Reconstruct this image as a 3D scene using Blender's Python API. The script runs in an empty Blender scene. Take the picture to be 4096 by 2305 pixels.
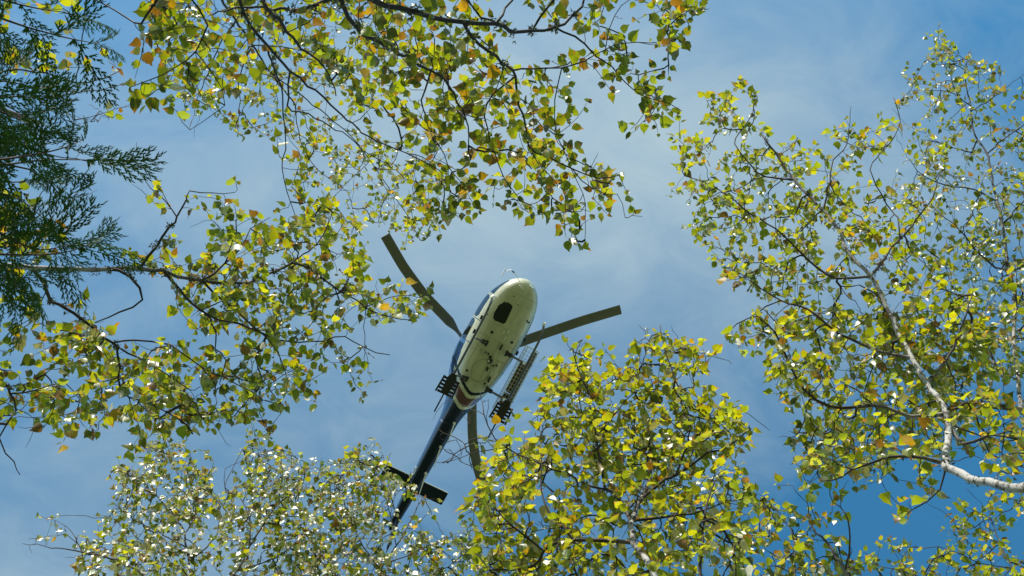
import bpy, math, random
import numpy as np
from mathutils import Vector, Matrix

random.seed(7)
rng = np.random.default_rng(11)
sc = bpy.context.scene
C = sc.collection
R = math.radians

# ------------------------------------------------------------------ camera
# The photographer lies on the forest floor and looks straight up: world +X is
# to the right of the view, world +Y towards its lower edge.
CAM_Z = 1.5
FOC = 4392.0 / 4096.0                     # focal length in picture widths
cam_data = bpy.data.cameras.new('camera')
cam_data.sensor_width = 36.0
cam_data.lens = 36.0 * FOC
cam_data.clip_start = 0.05
cam_data.clip_end = 3000.0
cam = bpy.data.objects.new('camera', cam_data)
cam.location = (0, 0, CAM_Z)
cam.rotation_euler = (math.pi, 0, 0)
C.objects.link(cam)
sc.camera = cam

# ------------------------------------------------------------------ sky and sun
SUN_EL = R(31.0)
SUN_AZ = R(194.0)                         # from +Y towards +X
world = bpy.data.worlds.new('World')
sc.world = world
world.use_nodes = True
wt = world.node_tree
bg = wt.nodes['Background']
sky = wt.nodes.new('ShaderNodeTexSky')
sky.sky_type = 'NISHITA'
sky.sun_disc = False
sky.sun_elevation = SUN_EL
sky.sun_rotation = SUN_AZ
sky.altitude = 300
sky.air_density = 1.0
sky.dust_density = 0.2
sky.ozone_density = 1.0
tc = wt.nodes.new('ShaderNodeTexCoord')
# thin high cloud: a wide veil and a finer drift inside it
mp = wt.nodes.new('ShaderNodeMapping')
mp.inputs['Scale'].default_value = (1.0, 1.5, 1.0)
mp.inputs['Rotation'].default_value = (0, 0, 2.1372337)
n1 = wt.nodes.new('ShaderNodeTexNoise')
n1.noise_dimensions = '4D'
n1.inputs['Scale'].default_value = 1.3
n1.inputs['Detail'].default_value = 1.5
n1.inputs['Roughness'].default_value = 0.45
n1.inputs['W'].default_value = 165.09207
n2 = wt.nodes.new('ShaderNodeTexNoise')
n2.inputs['Scale'].default_value = 9.0
n2.inputs['Detail'].default_value = 5.0
n2.inputs['Roughness'].default_value = 0.62
n2.inputs['Distortion'].default_value = 0.6
add = wt.nodes.new('ShaderNodeMath'); add.operation = 'MULTIPLY_ADD'
add.inputs[1].default_value = 0.22
ramp = wt.nodes.new('ShaderNodeMapRange')
ramp.inputs['From Min'].default_value = 0.545
ramp.inputs['From Max'].default_value = 0.925
ramp.inputs['To Min'].default_value = 0.0
ramp.inputs['To Max'].default_value = 1.0
mix = wt.nodes.new('ShaderNodeMix'); mix.data_type = 'RGBA'
mix.inputs[7].default_value = (2.72, 3.32, 3.38, 1.0)
hs = wt.nodes.new('ShaderNodeHueSaturation')
hs.inputs['Hue'].default_value = 0.484
hs.inputs['Saturation'].default_value = 1.34
hs.inputs['Value'].default_value = 1.07
L = wt.links.new
L(tc.outputs['Generated'], mp.inputs['Vector'])
L(mp.outputs[0], n1.inputs['Vector'])
L(mp.outputs[0], n2.inputs['Vector'])
L(n2.outputs['Fac'], add.inputs[0])
L(n1.outputs['Fac'], add.inputs[2])
L(add.outputs[0], ramp.inputs['Value'])
L(ramp.outputs[0], mix.inputs[0])
L(sky.outputs[0], hs.inputs['Color'])
L(hs.outputs[0], mix.inputs[6])
L(mix.outputs[2], bg.inputs['Color'])
bg.inputs['Strength'].default_value = 0.15

sun_dir = Vector((math.cos(SUN_EL) * math.sin(SUN_AZ), math.cos(SUN_EL) * math.cos(SUN_AZ), math.sin(SUN_EL)))
sun_data = bpy.data.lights.new('sun', 'SUN')
sun_data.energy = 5.0
sun_data.angle = R(0.53)
sun_data.color = (1.0, 0.95, 0.87)
sun = bpy.data.objects.new('sun', sun_data)
sun.rotation_euler = (-sun_dir).to_track_quat('-Z', 'Y').to_euler()
sun.location = (0, 0, 60)
C.objects.link(sun)

sc.view_settings.view_transform = 'Standard'
sc.view_settings.look = 'None'
sc.view_settings.gamma = 1.0
sc.view_settings.exposure = 0.5
sc.view_settings.use_curve_mapping = False
sc.cycles.use_denoising = True
sc.cycles.max_bounces = 8
sc.cycles.transmission_bounces = 6
sc.cycles.diffuse_bounces = 5

# ------------------------------------------------------------------ helpers
def tag(o, label=None, cat=None, group=None, kind=None):
    if label: o['label'] = label
    if cat: o['category'] = cat
    if group: o['group'] = group
    if kind: o['kind'] = kind
    return o

def empty(name, loc=(0, 0, 0)):
    o = bpy.data.objects.new(name, None)
    o.empty_display_size = 0.2
    o.location = loc
    C.objects.link(o)
    return o

def link(name, me, parent=None):
    o = bpy.data.objects.new(name, me)
    C.objects.link(o)
    if parent is not None:
        o.parent = parent
    return o

def mesh_np(name, V, loops, starts, totals, mat, smooth=True, mat_idx=None):
    """A mesh from flat numpy arrays."""
    me = bpy.data.meshes.new(name)
    V = np.asarray(V, np.float32)
    me.vertices.add(len(V)); me.vertices.foreach_set('co', V.ravel())
    me.loops.add(len(loops)); me.loops.foreach_set('vertex_index', np.asarray(loops, np.int32))
    me.polygons.add(len(starts))
    me.polygons.foreach_set('loop_start', np.asarray(starts, np.int32))
    try:
        me.polygons.foreach_set('loop_total', np.asarray(totals, np.int32))
    except Exception:
        pass
    if smooth:
        me.polygons.foreach_set('use_smooth', np.ones(len(starts), bool))
    for m in (mat if isinstance(mat, (list, tuple)) else [mat]):
        me.materials.append(m)
    if mat_idx is not None:
        me.polygons.foreach_set('material_index', np.asarray(mat_idx, np.int32))
    me.update(calc_edges=True)
    return me

class MB:
    """Collects vertices and faces of one part."""
    def __init__(self):
        self.v = []; self.f = []; self.m = []
    def add(self, vs, fs, m=0):
        k = len(self.v)
        self.v += [tuple(p) for p in vs]
        self.f += [tuple(k + i for i in f) for f in fs]
        self.m += [m] * len(fs)
        return self
    def box(self, c, s, rot=None, m=0, bevel=0.0):
        c = Vector(c); hx, hy, hz = (a / 2 for a in s)
        b = min(bevel, hx * .45, hy * .45, hz * .45)
        if b <= 0:
            vs = [Vector((x, y, z)) for x in (-hx, hx) for y in (-hy, hy) for z in (-hz, hz)]
            fs = [(0, 1, 3, 2), (4, 6, 7, 5), (0, 4, 5, 1), (2, 3, 7, 6), (0, 2, 6, 4), (1, 5, 7, 3)]
        else:
            def ring(z, e):
                X, Y = hx - e, hy - e
                return [Vector(p) for p in ((-X + b, -Y, z), (X - b, -Y, z), (X, -Y + b, z), (X, Y - b, z),
                                            (X - b, Y, z), (-X + b, Y, z), (-X, Y - b, z), (-X, -Y + b, z))]
            vs = ring(-hz, b) + ring(-hz + b, 0) + ring(hz - b, 0) + ring(hz, b)
            fs = [tuple(reversed(range(8))), tuple(range(24, 32))]
            for r in range(3):
                for i in range(8):
                    j = (i + 1) % 8
                    fs.append((r * 8 + i, r * 8 + j, r * 8 + 8 + j, r * 8 + 8 + i))
        if rot is not None:
            vs = [rot @ p for p in vs]
        return self.add([c + p for p in vs], fs, m)
    def tube(self, pts, rad, n=8, m=0, cap=True, flat=1.0):
        pts = [Vector(p) for p in pts]
        if not isinstance(rad, (list, tuple)): rad = [rad] * len(pts)
        k = len(self.v); fs = []; up = None
        for i, p in enumerate(pts):
            t = (pts[min(i + 1, len(pts) - 1)] - pts[max(i - 1, 0)])
            t.normalize()
            if up is None:
                up = Vector((0, 0, 1)) if abs(t.z) < .9 else Vector((1, 0, 0))
            a = t.cross(up); a.normalize(); b = a.cross(t); up = b
            for j in range(n):
                w = 2 * math.pi * j / n
                self.v.append(tuple(p + a * math.cos(w) * rad[i] + b * math.sin(w) * rad[i] * flat))
        for i in range(len(pts) - 1):
            for j in range(n):
                q = (j + 1) % n
                fs.append((k + i * n + j, k + i * n + q, k + (i + 1) * n + q, k + (i + 1) * n + j))
        if cap:
            fs.append(tuple(k + j for j in reversed(range(n))))
            fs.append(tuple(k + (len(pts) - 1) * n + j for j in range(n)))
        self.f += fs; self.m += [m] * len(fs)
        return self
    def build(self, name, mat, parent=None, smooth=False, recalc=True):
        me = bpy.data.meshes.new(name)
        me.from_pydata(self.v, [], self.f)
        for mm in (mat if isinstance(mat, (list, tuple)) else [mat]): me.materials.append(mm)
        me.polygons.foreach_set('material_index', self.m)
        if smooth:
            me.polygons.foreach_set('use_smooth', [True] * len(self.f))
        me.update()
        if recalc:
            import bmesh
            bm = bmesh.new(); bm.from_mesh(me)
            bmesh.ops.recalc_face_normals(bm, faces=bm.faces)
            bm.to_mesh(me); bm.free()
        return link(name, me, parent)

def principled(name, col, rough=0.5, metal=0.0, spec=0.5, coat=0.0, noise=0.0, nscale=8.0, bump=0.0, alpha=1.0):
    m = bpy.data.materials.new(name); m.use_nodes = True
    nt = m.node_tree; b = nt.nodes['Principled BSDF']
    b.inputs['Base Color'].default_value = (*col, 1)
    b.inputs['Roughness'].default_value = rough
    b.inputs['Metallic'].default_value = metal
    b.inputs['Specular IOR Level'].default_value = spec
    b.inputs['Coat Weight'].default_value = coat
    b.inputs['Coat Roughness'].default_value = 0.08
    if noise > 0 or bump > 0:
        t = nt.nodes.new('ShaderNodeTexCoord')
        n = nt.nodes.new('ShaderNodeTexNoise'); n.inputs['Scale'].default_value = nscale
        n.inputs['Detail'].default_value = 6.0; n.inputs['Roughness'].default_value = 0.6
        nt.links.new(t.outputs['Object'], n.inputs['Vector'])
        if noise > 0:
            r = nt.nodes.new('ShaderNodeMapRange')
            r.inputs['From Min'].default_value = 0.3; r.inputs['From Max'].default_value = 0.7
            r.inputs['To Min'].default_value = 1 - noise; r.inputs['To Max'].default_value = 1 + noise * .5
            nt.links.new(n.outputs['Fac'], r.inputs['Value'])
            x = nt.nodes.new('ShaderNodeVectorMath'); x.operation = 'SCALE'
            x.inputs[0].default_value = col
            nt.links.new(r.outputs[0], x.inputs['Scale'])
            nt.links.new(x.outputs[0], b.inputs['Base Color'])
        if bump > 0:
            bp = nt.nodes.new('ShaderNodeBump'); bp.inputs['Strength'].default_value = bump
            bp.inputs['Distance'].default_value = 0.02
            nt.links.new(n.outputs['Fac'], bp.inputs['Height'])
            nt.links.new(bp.outputs[0], b.inputs['Normal'])
    return m

M = {}
def grimy_paint(name, col):
    m = principled(name, col, .35, coat=.5)
    nt = m.node_tree; N = nt.nodes; l = nt.links.new; b = N['Principled BSDF']
    t = N.new('ShaderNodeTexCoord')
    mp1 = N.new('ShaderNodeMapping'); mp1.inputs['Scale'].default_value = (.5, 5, 2)
    l(t.outputs['Object'], mp1.inputs['Vector'])
    st = N.new('ShaderNodeTexNoise'); st.inputs['Scale'].default_value = 1.6; st.inputs['Detail'].default_value = 7; st.inputs['Roughness'].default_value = .65
    l(mp1.outputs[0], st.inputs['Vector'])
    bl = N.new('ShaderNodeTexNoise'); bl.inputs['Scale'].default_value = 2.3; bl.inputs['Detail'].default_value = 8; bl.inputs['Roughness'].default_value = .7
    l(t.outputs['Object'], bl.inputs['Vector'])
    ml = N.new('ShaderNodeMath'); ml.operation = 'MULTIPLY'; l(st.outputs['Fac'], ml.inputs[0]); l(bl.outputs['Fac'], ml.inputs[1])
    r = N.new('ShaderNodeMapRange'); r.inputs['From Min'].default_value = .14; r.inputs['From Max'].default_value = .34
    r.inputs['To Min'].default_value = 1.06; r.inputs['To Max'].default_value = .80
    l(ml.outputs[0], r.inputs['Value'])
    x = N.new('ShaderNodeVectorMath'); x.operation = 'SCALE'; x.inputs[0].default_value = col
    l(r.outputs[0], x.inputs['Scale']); l(x.outputs[0], b.inputs['Base Color'])
    return m
M['belly'] = grimy_paint('cream_paint', (0.54, 0.53, 0.36))
M['navy'] = principled('navy_paint', (0.006, 0.014, 0.032), .35, spec=.2, coat=.0, noise=.2, nscale=4)
M['blue'] = principled('blue_paint', (0.02, 0.07, 0.19), .25, coat=.4, noise=.1, nscale=4)
M['maroon'] = principled('maroon_paint', (0.075, 0.012, 0.014), .25, coat=.6)
M['glass'] = principled('cabin_glass', (0.008, 0.011, 0.015), .08, spec=.35)
M['chin'] = principled('smoked_perspex', (0.006, 0.009, 0.008), .25, spec=.4)
M['blade'] = principled('rotor_blade_paint', (0.135, 0.135, 0.105), .5, noise=.15, nscale=3)
M['black'] = principled('black_rubber', (0.010, 0.010, 0.010), .6)
M['dark'] = principled('dark_metal', (0.03, 0.03, 0.028), .45, metal=.4, noise=.2)
M['skid'] = principled('skid_tube_paint', (0.11, 0.115, 0.105), .35, metal=.2, noise=.2)
M['alloy'] = principled('bright_alloy', (0.78, 0.78, 0.76), .3, metal=.3)
M['white'] = principled('white_paint', (0.80, 0.80, 0.78), .35)
M['wire'] = principled('basket_wire', (0.70, 0.60, 0.60), .45, metal=.2)
M['canvas'] = principled('olive_canvas', (0.075, 0.070, 0.035), .8, noise=.3, nscale=9)
M['seam'] = principled('panel_seam', (0.16, 0.16, 0.11), .6)
M['bronze'] = principled('hook_metal', (0.055, 0.05, 0.02), .4, metal=.5)
M['lens'] = principled('lamp_glass', (0.82, 0.84, 0.85), .08, coat=.6)

# ------------------------------------------------------------------ ground
def forest_floor():
    m = bpy.data.materials.new('forest_floor'); m.use_nodes = True
    nt = m.node_tree; b = nt.nodes['Principled BSDF']; b.inputs['Roughness'].default_value = .95
    t = nt.nodes.new('ShaderNodeTexCoord')
    n = nt.nodes.new('ShaderNodeTexNoise'); n.inputs['Scale'].default_value = .8; n.inputs['Detail'].default_value = 9
    r = nt.nodes.new('ShaderNodeValToRGB')
    r.color_ramp.elements[0].position = .35; r.color_ramp.elements[0].color = (.085, .085, .035, 1)
    r.color_ramp.elements[1].position = .65; r.color_ramp.elements[1].color = (.105, .145, .038, 1)
    nt.links.new(t.outputs['Object'], n.inputs['Vector']); nt.links.new(n.outputs['Fac'], r.inputs['Fac'])
    nt.links.new(r.outputs[0], b.inputs['Base Color'])
    # rolling sheet to the horizon, finer near the viewer
    rings = [0, .6, 1.2, 2, 3, 4.5, 6.5, 9, 13, 19, 28, 45, 80, 160, 400, 1200]
    n_a = 48; V = []; F = []
    for i, q in enumerate(rings):
        for j in range(n_a):
            a = 2 * math.pi * j / n_a
            z = 0.0 if q < 1 else .05 * math.sin(q * 1.7 + 3 * a) + .04 * math.sin(q * 3.1 - 5 * a)
            V.append((q * math.cos(a), q * math.sin(a), z))
    for i in range(len(rings) - 1):
        for j in range(n_a):
            k = (j + 1) % n_a
            F.append((i * n_a + j, (i + 1) * n_a + j, (i + 1) * n_a + k, i * n_a + k))
    mb = MB(); mb.add(V, F)
    o = mb.build('ground', m, None, smooth=True, recalc=False)
    tag(o, 'leafy green and brown forest floor under the trees', 'ground', kind='structure')
forest_floor()

# ------------------------------------------------------------------ helicopter
HELI_ROLL = R(14.4)
MPP = 0.0089                              # metres per photograph pixel at the aircraft
HELI_H = 4392 * MPP
F_ = Vector((0.469, -0.883, 0)).normalized()
L0 = Vector((-F_.y, F_.x, 0))
U_ = math.cos(HELI_ROLL) * Vector((0, 0, 1)) - math.sin(HELI_ROLL) * L0
L_ = U_.cross(F_)
heli_rot = Matrix((F_, L_, U_)).transposed()      # columns: forward, port, up
NOSE = Vector((0, 0, .55))
nose_world = Vector(((2112 - 2048) * MPP, (1119 - 1152.5) * MPP, CAM_Z + HELI_H))
heli_mat = Matrix.Translation(nose_world - heli_rot @ NOSE) @ heli_rot.to_4x4()

heli = empty('helicopter')
heli.matrix_world = heli_mat
tag(heli, 'blue and cream helicopter with three blades hovering overhead', 'helicopter')

# stations: s from the nose, half width, belly height, roof height
ST = np.array([
    (0.00, .02, .52, .58), (.05, .20, .36, .76), (.14, .36, .24, .92), (.30, .54, .13, 1.10), (.55, .70, .06, 1.32),
    (.90, .83, .02, 1.55), (1.30, .905, .0, 1.74), (1.80, .935, .0, 1.86), (2.40, .935, .0, 1.93), (2.80, .93, .0, 2.05),
    (3.30, .90, .0, 2.28), (3.80, .82, .02, 2.32), (4.20, .72, .07, 2.26), (4.60, .60, .17, 2.12), (5.00, .49, .33, 1.92),
    (5.40, .40, .52, 1.72), (5.80, .345, .68, 1.56), (6.40, .315, .76, 1.46), (7.50, .275, .84, 1.40), (8.60, .235, .92, 1.36),
    (9.60, .19, 1.00, 1.34), (10.15, .15, 1.06, 1.34), (10.35, .04, 1.14, 1.26)])
SS = np.linspace(0, 10.35, 2)
def smooth_interp(col, s):
    x = ST[:, 0]; y = ST[:, col]
    # monotone cubic
    h = np.diff(x); d = np.diff(y) / h
    m_ = np.zeros(len(x)); m_[0] = d[0]; m_[-1] = d[-1]
    for i in range(1, len(x) - 1):
        m_[i] = 0 if d[i - 1] * d[i] <= 0 else 2 * d[i - 1] * d[i] / (d[i - 1] + d[i])
    i = int(np.clip(np.searchsorted(x, s) - 1, 0, len(x) - 2))
    t = (s - x[i]) / h[i]
    return float((2*t**3-3*t**2+1)*y[i] + (t**3-2*t**2+t)*h[i]*m_[i] + (-2*t**3+3*t**2)*y[i+1] + (t**3-t**2)*h[i]*m_[i+1])
def upper_n(s, n):
    return n + 2.2 * max(0, min(1, (s - .5) / .8)) * max(0, min(1, (5.2 - s) / .9))
def section(s):
    w = smooth_interp(1, s); zb = smooth_interp(2, s); zt = smooth_interp(3, s)
    n = 2.0 + .75 * min(1, s / .6) * max(0, min(1, (5.6 - s) / 1.4))
    return w, (zb + zt) / 2, (zt - zb) / 2, n
def surf_z(s, z, side, off=0.0):
    """Point of the hull at station s, height z; side +1 port."""
    w, zc, h, n = section(s)
    q = min(1, abs((z - zc) / h))
    if z > zc: n = upper_n(s, n)
    return Vector((-s, side * ((w) * (1 - q ** n) ** (1 / n) + off), z))
def surf_y(s, y, off=0.0):
    """Point of the belly at station s, lateral y."""
    w, zc, h, n = section(s)
    q = min(1, abs(y / w))
    return Vector((-s, y, zc - h * (1 - q ** n) ** (1 / n) - off))

def hull_part(name, s0, s1, ns, na, colour):
    """Loft between two stations with livery by face."""
    mb = MB(); grid = []
    for i in range(ns + 1):
        u = i / ns
        s = s0 + (s1 - s0) * (u ** 1.6 if s0 == 0 else u)
        w, zc, h, n = section(s)
        row = []
        for j in range(na):
            a = 2 * math.pi * j / na - math.pi / 2
            c, d = math.cos(a), math.sin(a); m_n = upper_n(s, n) if d > 0 else n
            row.append((-s, w * math.copysign(abs(c) ** (2 / m_n), c), zc + h * math.copysign(abs(d) ** (2 / m_n), d)))
        grid.append(row)
    mb.v = [p for r in grid for p in r]
    for i in range(ns):
        for j in range(na):
            k = (j + 1) % na
            mb.f.append((i * na + j, i * na + k, (i + 1) * na + k, (i + 1) * na + j))
            c = [sum(mb.v[q][e] for q in mb.f[-1]) / 4 for e in range(3)]
            mb.m.append(colour(-c[0], c[1], c[2]))
    mb.f.append(tuple(range(na))); mb.m.append(mb.m[0])
    mb.f.append(tuple((ns) * na + j for j in range(na))); mb.m.append(mb.m[-1])
    return mb.build(name, [M['belly'], M['navy'], M['maroon'], M['blue']], heli, smooth=True)

def livery_and_skylight(s, y, z):
    arc = s + .75 * abs(y) ** 1.4 + .12 * max(0, z - .3)
    if s < 2.9:
        return 0 if z < 1.62 else 3
    if arc < 4.44:
        return 0 if z < .78 + .0 * s else 3
    if arc < 4.56: return 1
    if arc < 4.70: return 0 if z < 1.0 else 3
    if arc < 5.06: return 2 if z < 1.05 else 3
    if arc < 5.20: return 0 if z < 1.05 else 3
    w_s, zc_s = section(min(s, 10.3))[:2]
    return 3 if y < -.72 * w_s or y > .86 * w_s or z > zc_s + .05 else 1  # boom's starboard flank: sky light painted on as blue
hull = hull_part('fuselage', 0, 5.9, 360, 150, livery_and_skylight)
hull_part('tail_boom', 5.9, 10.35, 60, 80, livery_and_skylight)

def patch_z(name, mat, side, outline, ns=10, nz=6, off=.006, parent=None):
    """Side panel following the hull. outline(s) -> (z0, z1) over stations s0..s1."""
    s0, s1, fn = outline
    mb = MB()
    for i in range(ns + 1):
        s = s0 + (s1 - s0) * i / ns
        z0, z1 = fn((s - s0) / (s1 - s0))
        for j in range(nz + 1):
            z = z0 + (z1 - z0) * j / nz
            mb.v.append(tuple(surf_z(s, z, side, off)))
    for i in range(ns):
        for j in range(nz):
            a = i * (nz + 1) + j
            mb.f.append((a, a + 1, a + nz + 2, a + nz + 1)); mb.m.append(0)
    return mb.build(name, mat, parent or heli, smooth=True)

def rnd(u, z0, z1, e=.12):
    """Rounded ends."""
    k = 1.0
    if u < e: k = math.sqrt(max(0, 1 - ((e - u) / e) ** 2)) * .5 + .5
    if u > 1 - e: k = math.sqrt(max(0, 1 - ((u - 1 + e) / e) ** 2)) * .5 + .5
    c, h = (z0 + z1) / 2, (z1 - z0) / 2
    return c - h * k, c + h * k

for side in (-1, 1):
    patch_z('windscreen', M['glass'], side, (.34, 1.02, lambda u: (.56 + .05 * u, .98 + .48 * u)))
    w_ = patch_z('door_window', M['glass'], side, (1.12, 2.02, lambda u: rnd(u, .72 + .06 * u, 1.54 + .1 * u)))
    patch_z('cabin_window', M['glass'], side, (2.12, 2.95, lambda u: rnd(u, .86, 1.62)))
    # door outline: thin raised strip under the windows
    mb = MB()
    mb.tube([surf_z(s, .34, side, .004) for s in np.linspace(1.08, 2.9, 12)], .008, 5)
    for s in (1.07, 2.07, 2.92):
        mb.tube([surf_z(s, z, side, .004) for z in np.linspace(.30, 1.55, 9)], .009, 5)
    mb.build('door_frame', M['navy'], heli)
    # boarding step and handles
    for s in (1.95, 2.5):
        p = surf_z(s, .42, side)
        MB().box(p + Vector((0, side * .035, 0)), (.16, .06, .05), bevel=.01).build('door_latch', M['dark'], heli)
    # louvres on the engine and baggage side
    for k in range(5):
        mb = MB()
        mb.tube([surf_z(s, .86 + .16 * k + .03 * (s - 3), side, .006) for s in np.linspace(3.1, 4.5 - .1 * k, 10)], .010, 5)
        mb.build('cowling_rib', M['navy'], heli)
# smoked foot window in the belly, starboard side only
mb = MB()
cs = [(1.12, -.50), (1.06, -.38), (1.09, -.22), (1.15, -.18), (1.70, -.15), (1.77, -.21), (1.80, -.50), (1.74, -.58), (1.58, -.62), (1.28, -.60)]
cen = (1.44, -.39)
mb.v.append(tuple(surf_y(*cen, .008)))
N_ = len(cs)
for r_ in (.55, 1.0):
    for i in range(N_ * 4):
        a, b = cs[i // 4], cs[(i // 4 + 1) % N_]; t = (i % 4) / 4
        p = (a[0] + (b[0] - a[0]) * t, a[1] + (b[1] - a[1]) * t)
        mb.v.append(tuple(surf_y(cen[0] + (p[0] - cen[0]) * r_, cen[1] + (p[1] - cen[1]) * r_, .008)))
n4 = N_ * 4
for i in range(n4):
    j = (i + 1) % n4
    mb.f.append((0, 1 + i, 1 + j)); mb.m.append(0)
    mb.f.append((1 + i, 1 + n4 + i, 1 + n4 + j, 1 + j)); mb.m.append(0)
mb.build('foot_window', M['chin'], heli)
mb = MB()
pts = [surf_y(cen[0] + (cs[i % N_][0] - cen[0]) * 1.03, cen[1] + (cs[i % N_][1] - cen[1]) * 1.03, .004) for i in range(N_ + 1)]
mb.tube(pts, .012, 6, cap=False)
mb.build('foot_window_frame', M['black'], heli)

def disc(name, s, y, r, mat, proud=.012, n=16, squash=1.0):
    mb = MB(); vs = []
    for k in range(n):
        a = 2 * math.pi * k / n
        vs.append(surf_y(s + r * math.cos(a), y + r * squash * math.sin(a), proud))
    vs2 = [p + Vector((0, 0, proud + .02)) for p in vs]
    mb.add(vs + vs2, [tuple(range(n)), tuple(reversed(range(n, 2 * n)))] + [(i, (i + 1) % n, n + (i + 1) % n, n + i) for i in range(n)])
    return mb.build(name, mat, heli)
for s, y, r in ((2.23, -.40, .052), (2.23, .42, .052), (3.95, .25, .042), (3.83, -.52, .042)):
    disc('drain_port', s, y, r, M['black'])
for s, y, r in ((.75, -.30, .022), (.95, -.02, .022), (1.10, -.50, .03), (1.30, .55, .03), (2.95, -.45, .02), (3.35, .72, .025), (.9, .35, .015), (1.75, -.78, .02)):
    disc('rivet_vent', s, y, r, M['dark'], n=10)
for s, y in ((1.12, -.42), (1.33, .62)):
    p = surf_y(s, y); MB().box(p - Vector((0, 0, .015)), (.05, .13, .04), bevel=.01).build('air_vent', M['black'], heli)
for s, y in ((1.95, .1), (2.05, -.02), (2.2, .12)):
    p = surf_y(s, y); MB().box(p - Vector((0, 0, .006)), (.13, .03, .014)).build('belly_placard', M['white'], heli)
# oval access panel seam
mb = MB()
mb.tube([surf_y(3.60 + .42 * math.cos(a), -.10 + .32 * math.sin(a), .002) for a in np.linspace(0, 2 * math.pi, 41)], .006, 5, cap=False)
mb.build('access_panel_seam', M['seam'], heli)
mb = MB()
for s in (.62, 1.90, 2.42, 3.02, 4.02):
    w = section(s)[0] * .93
    mb = MB(); mb.tube([surf_y(s, y, .001) for y in np.linspace(-w, w, 25)], .0035, 4)
    mb.build('belly_seam', M['seam'], heli)
for y in (-.62, .0, .62):
    mb = MB(); mb.tube([surf_y(s, y * (1 if s < 3.4 else 1 - .28 * (s - 3.4)), .001) for s in np.linspace(1.92, 4.3, 20)], .0045, 4)
    mb.build('belly_seam', M['seam'], heli)
mb = MB(); mb.tube([surf_y(3.0 + a, b, .004) for a, b in ((.0, .52), (.42, .52), (.42, .30), (.0, .30), (.0, .52))], .006, 5, cap=False); mb.build('hatch_seam', M['seam'], heli)
for s, y in ((2.55, .12), (3.75, .30)):
    p = surf_y(s, y); MB().box(p - Vector((0, 0, .10)), (.22, .018, .20), bevel=.008).build('blade_aerial', M['dark'], heli)
# landing lamp in the nose
c = surf_y(.16, .16); n_l = 18
mb = MB()
ax = Vector((.80, .15, -.58)).normalized(); a1 = ax.orthogonal().normalized(); a2 = ax.cross(a1)
def ringp(c, r, d): return [c + ax * d + a1 * r * math.cos(2 * math.pi * k / n_l) + a2 * r * math.sin(2 * math.pi * k / n_l) for k in range(n_l)]
v_ = ringp(c, .09, -.10) + ringp(c, .09, .012) + ringp(c, .075, .022)
mb.add(v_, [(i, (i + 1) % n_l, n_l + (i + 1) % n_l, n_l + i) for i in range(n_l)] + [(n_l + i, n_l + (i + 1) % n_l, 2 * n_l + (i + 1) % n_l, 2 * n_l + i) for i in range(n_l)])
ll = mb.build('landing_lamp', M['alloy'], heli)
mb = MB(); mb.add(ringp(c, .074, .019), [tuple(range(n_l))]); mb.build('lens', M['lens'], ll)
# wire cutter, pitot probe and mirror on the starboard nose
mb = MB(); mb.tube([(-.40, -.10, .10), (-.22, -.34, .10), (-.05, -.56, .22)], .012, 7); mb.build('probe_boom', M['alloy'], heli)
mb = MB(); mb.tube([(-.05, -.56, .22), (.02, -.78, .30), (-.10, -.93, .36)], .012, 7); mb.build('mirror_arm', M['alloy'], heli)
MB().box((-.20, -.96, .38), (.30, .025, .08), bevel=.008).build('mirror', M['alloy'], heli)
MB().box((-.01, -.68, .26), (.05, .10, .04), bevel=.012).build('mirror_clamp', M['dark'], heli)
# cargo hook cluster
mb = MB(); mb.box((-3.15, .0, -.10), (.20, .14, .14), bevel=.03); hk = mb.build('cargo_hook', M['bronze'], heli)
mb = MB(); mb.tube([(-3.16, .0, -.17), (-3.20, 0, -.26), (-3.14, .02, -.31), (-3.07, .03, -.27)], [.022, .022, .018, .012], 7); mb.build('hook_jaw', M['dark'], hk)
for x, y, q in ((-2.95, -.16, .06), (-3.02, -.04, .085), (-3.26, .20, .06), (-3.20, .31, .06), (-2.95, -.28, .05), (-3.42, .06, .08), (-3.50, .07, .06)):
    MB().box((x, y, -.025), (q, q * 1.1, .07), bevel=.012).build('hook_fitting', M['dark'], heli)
MB().tube([(-3.17, -.06, -.13), (-3.17, -.06, -.19)], .03, 10).build('hook_bolt', M['white'], heli)

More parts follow.
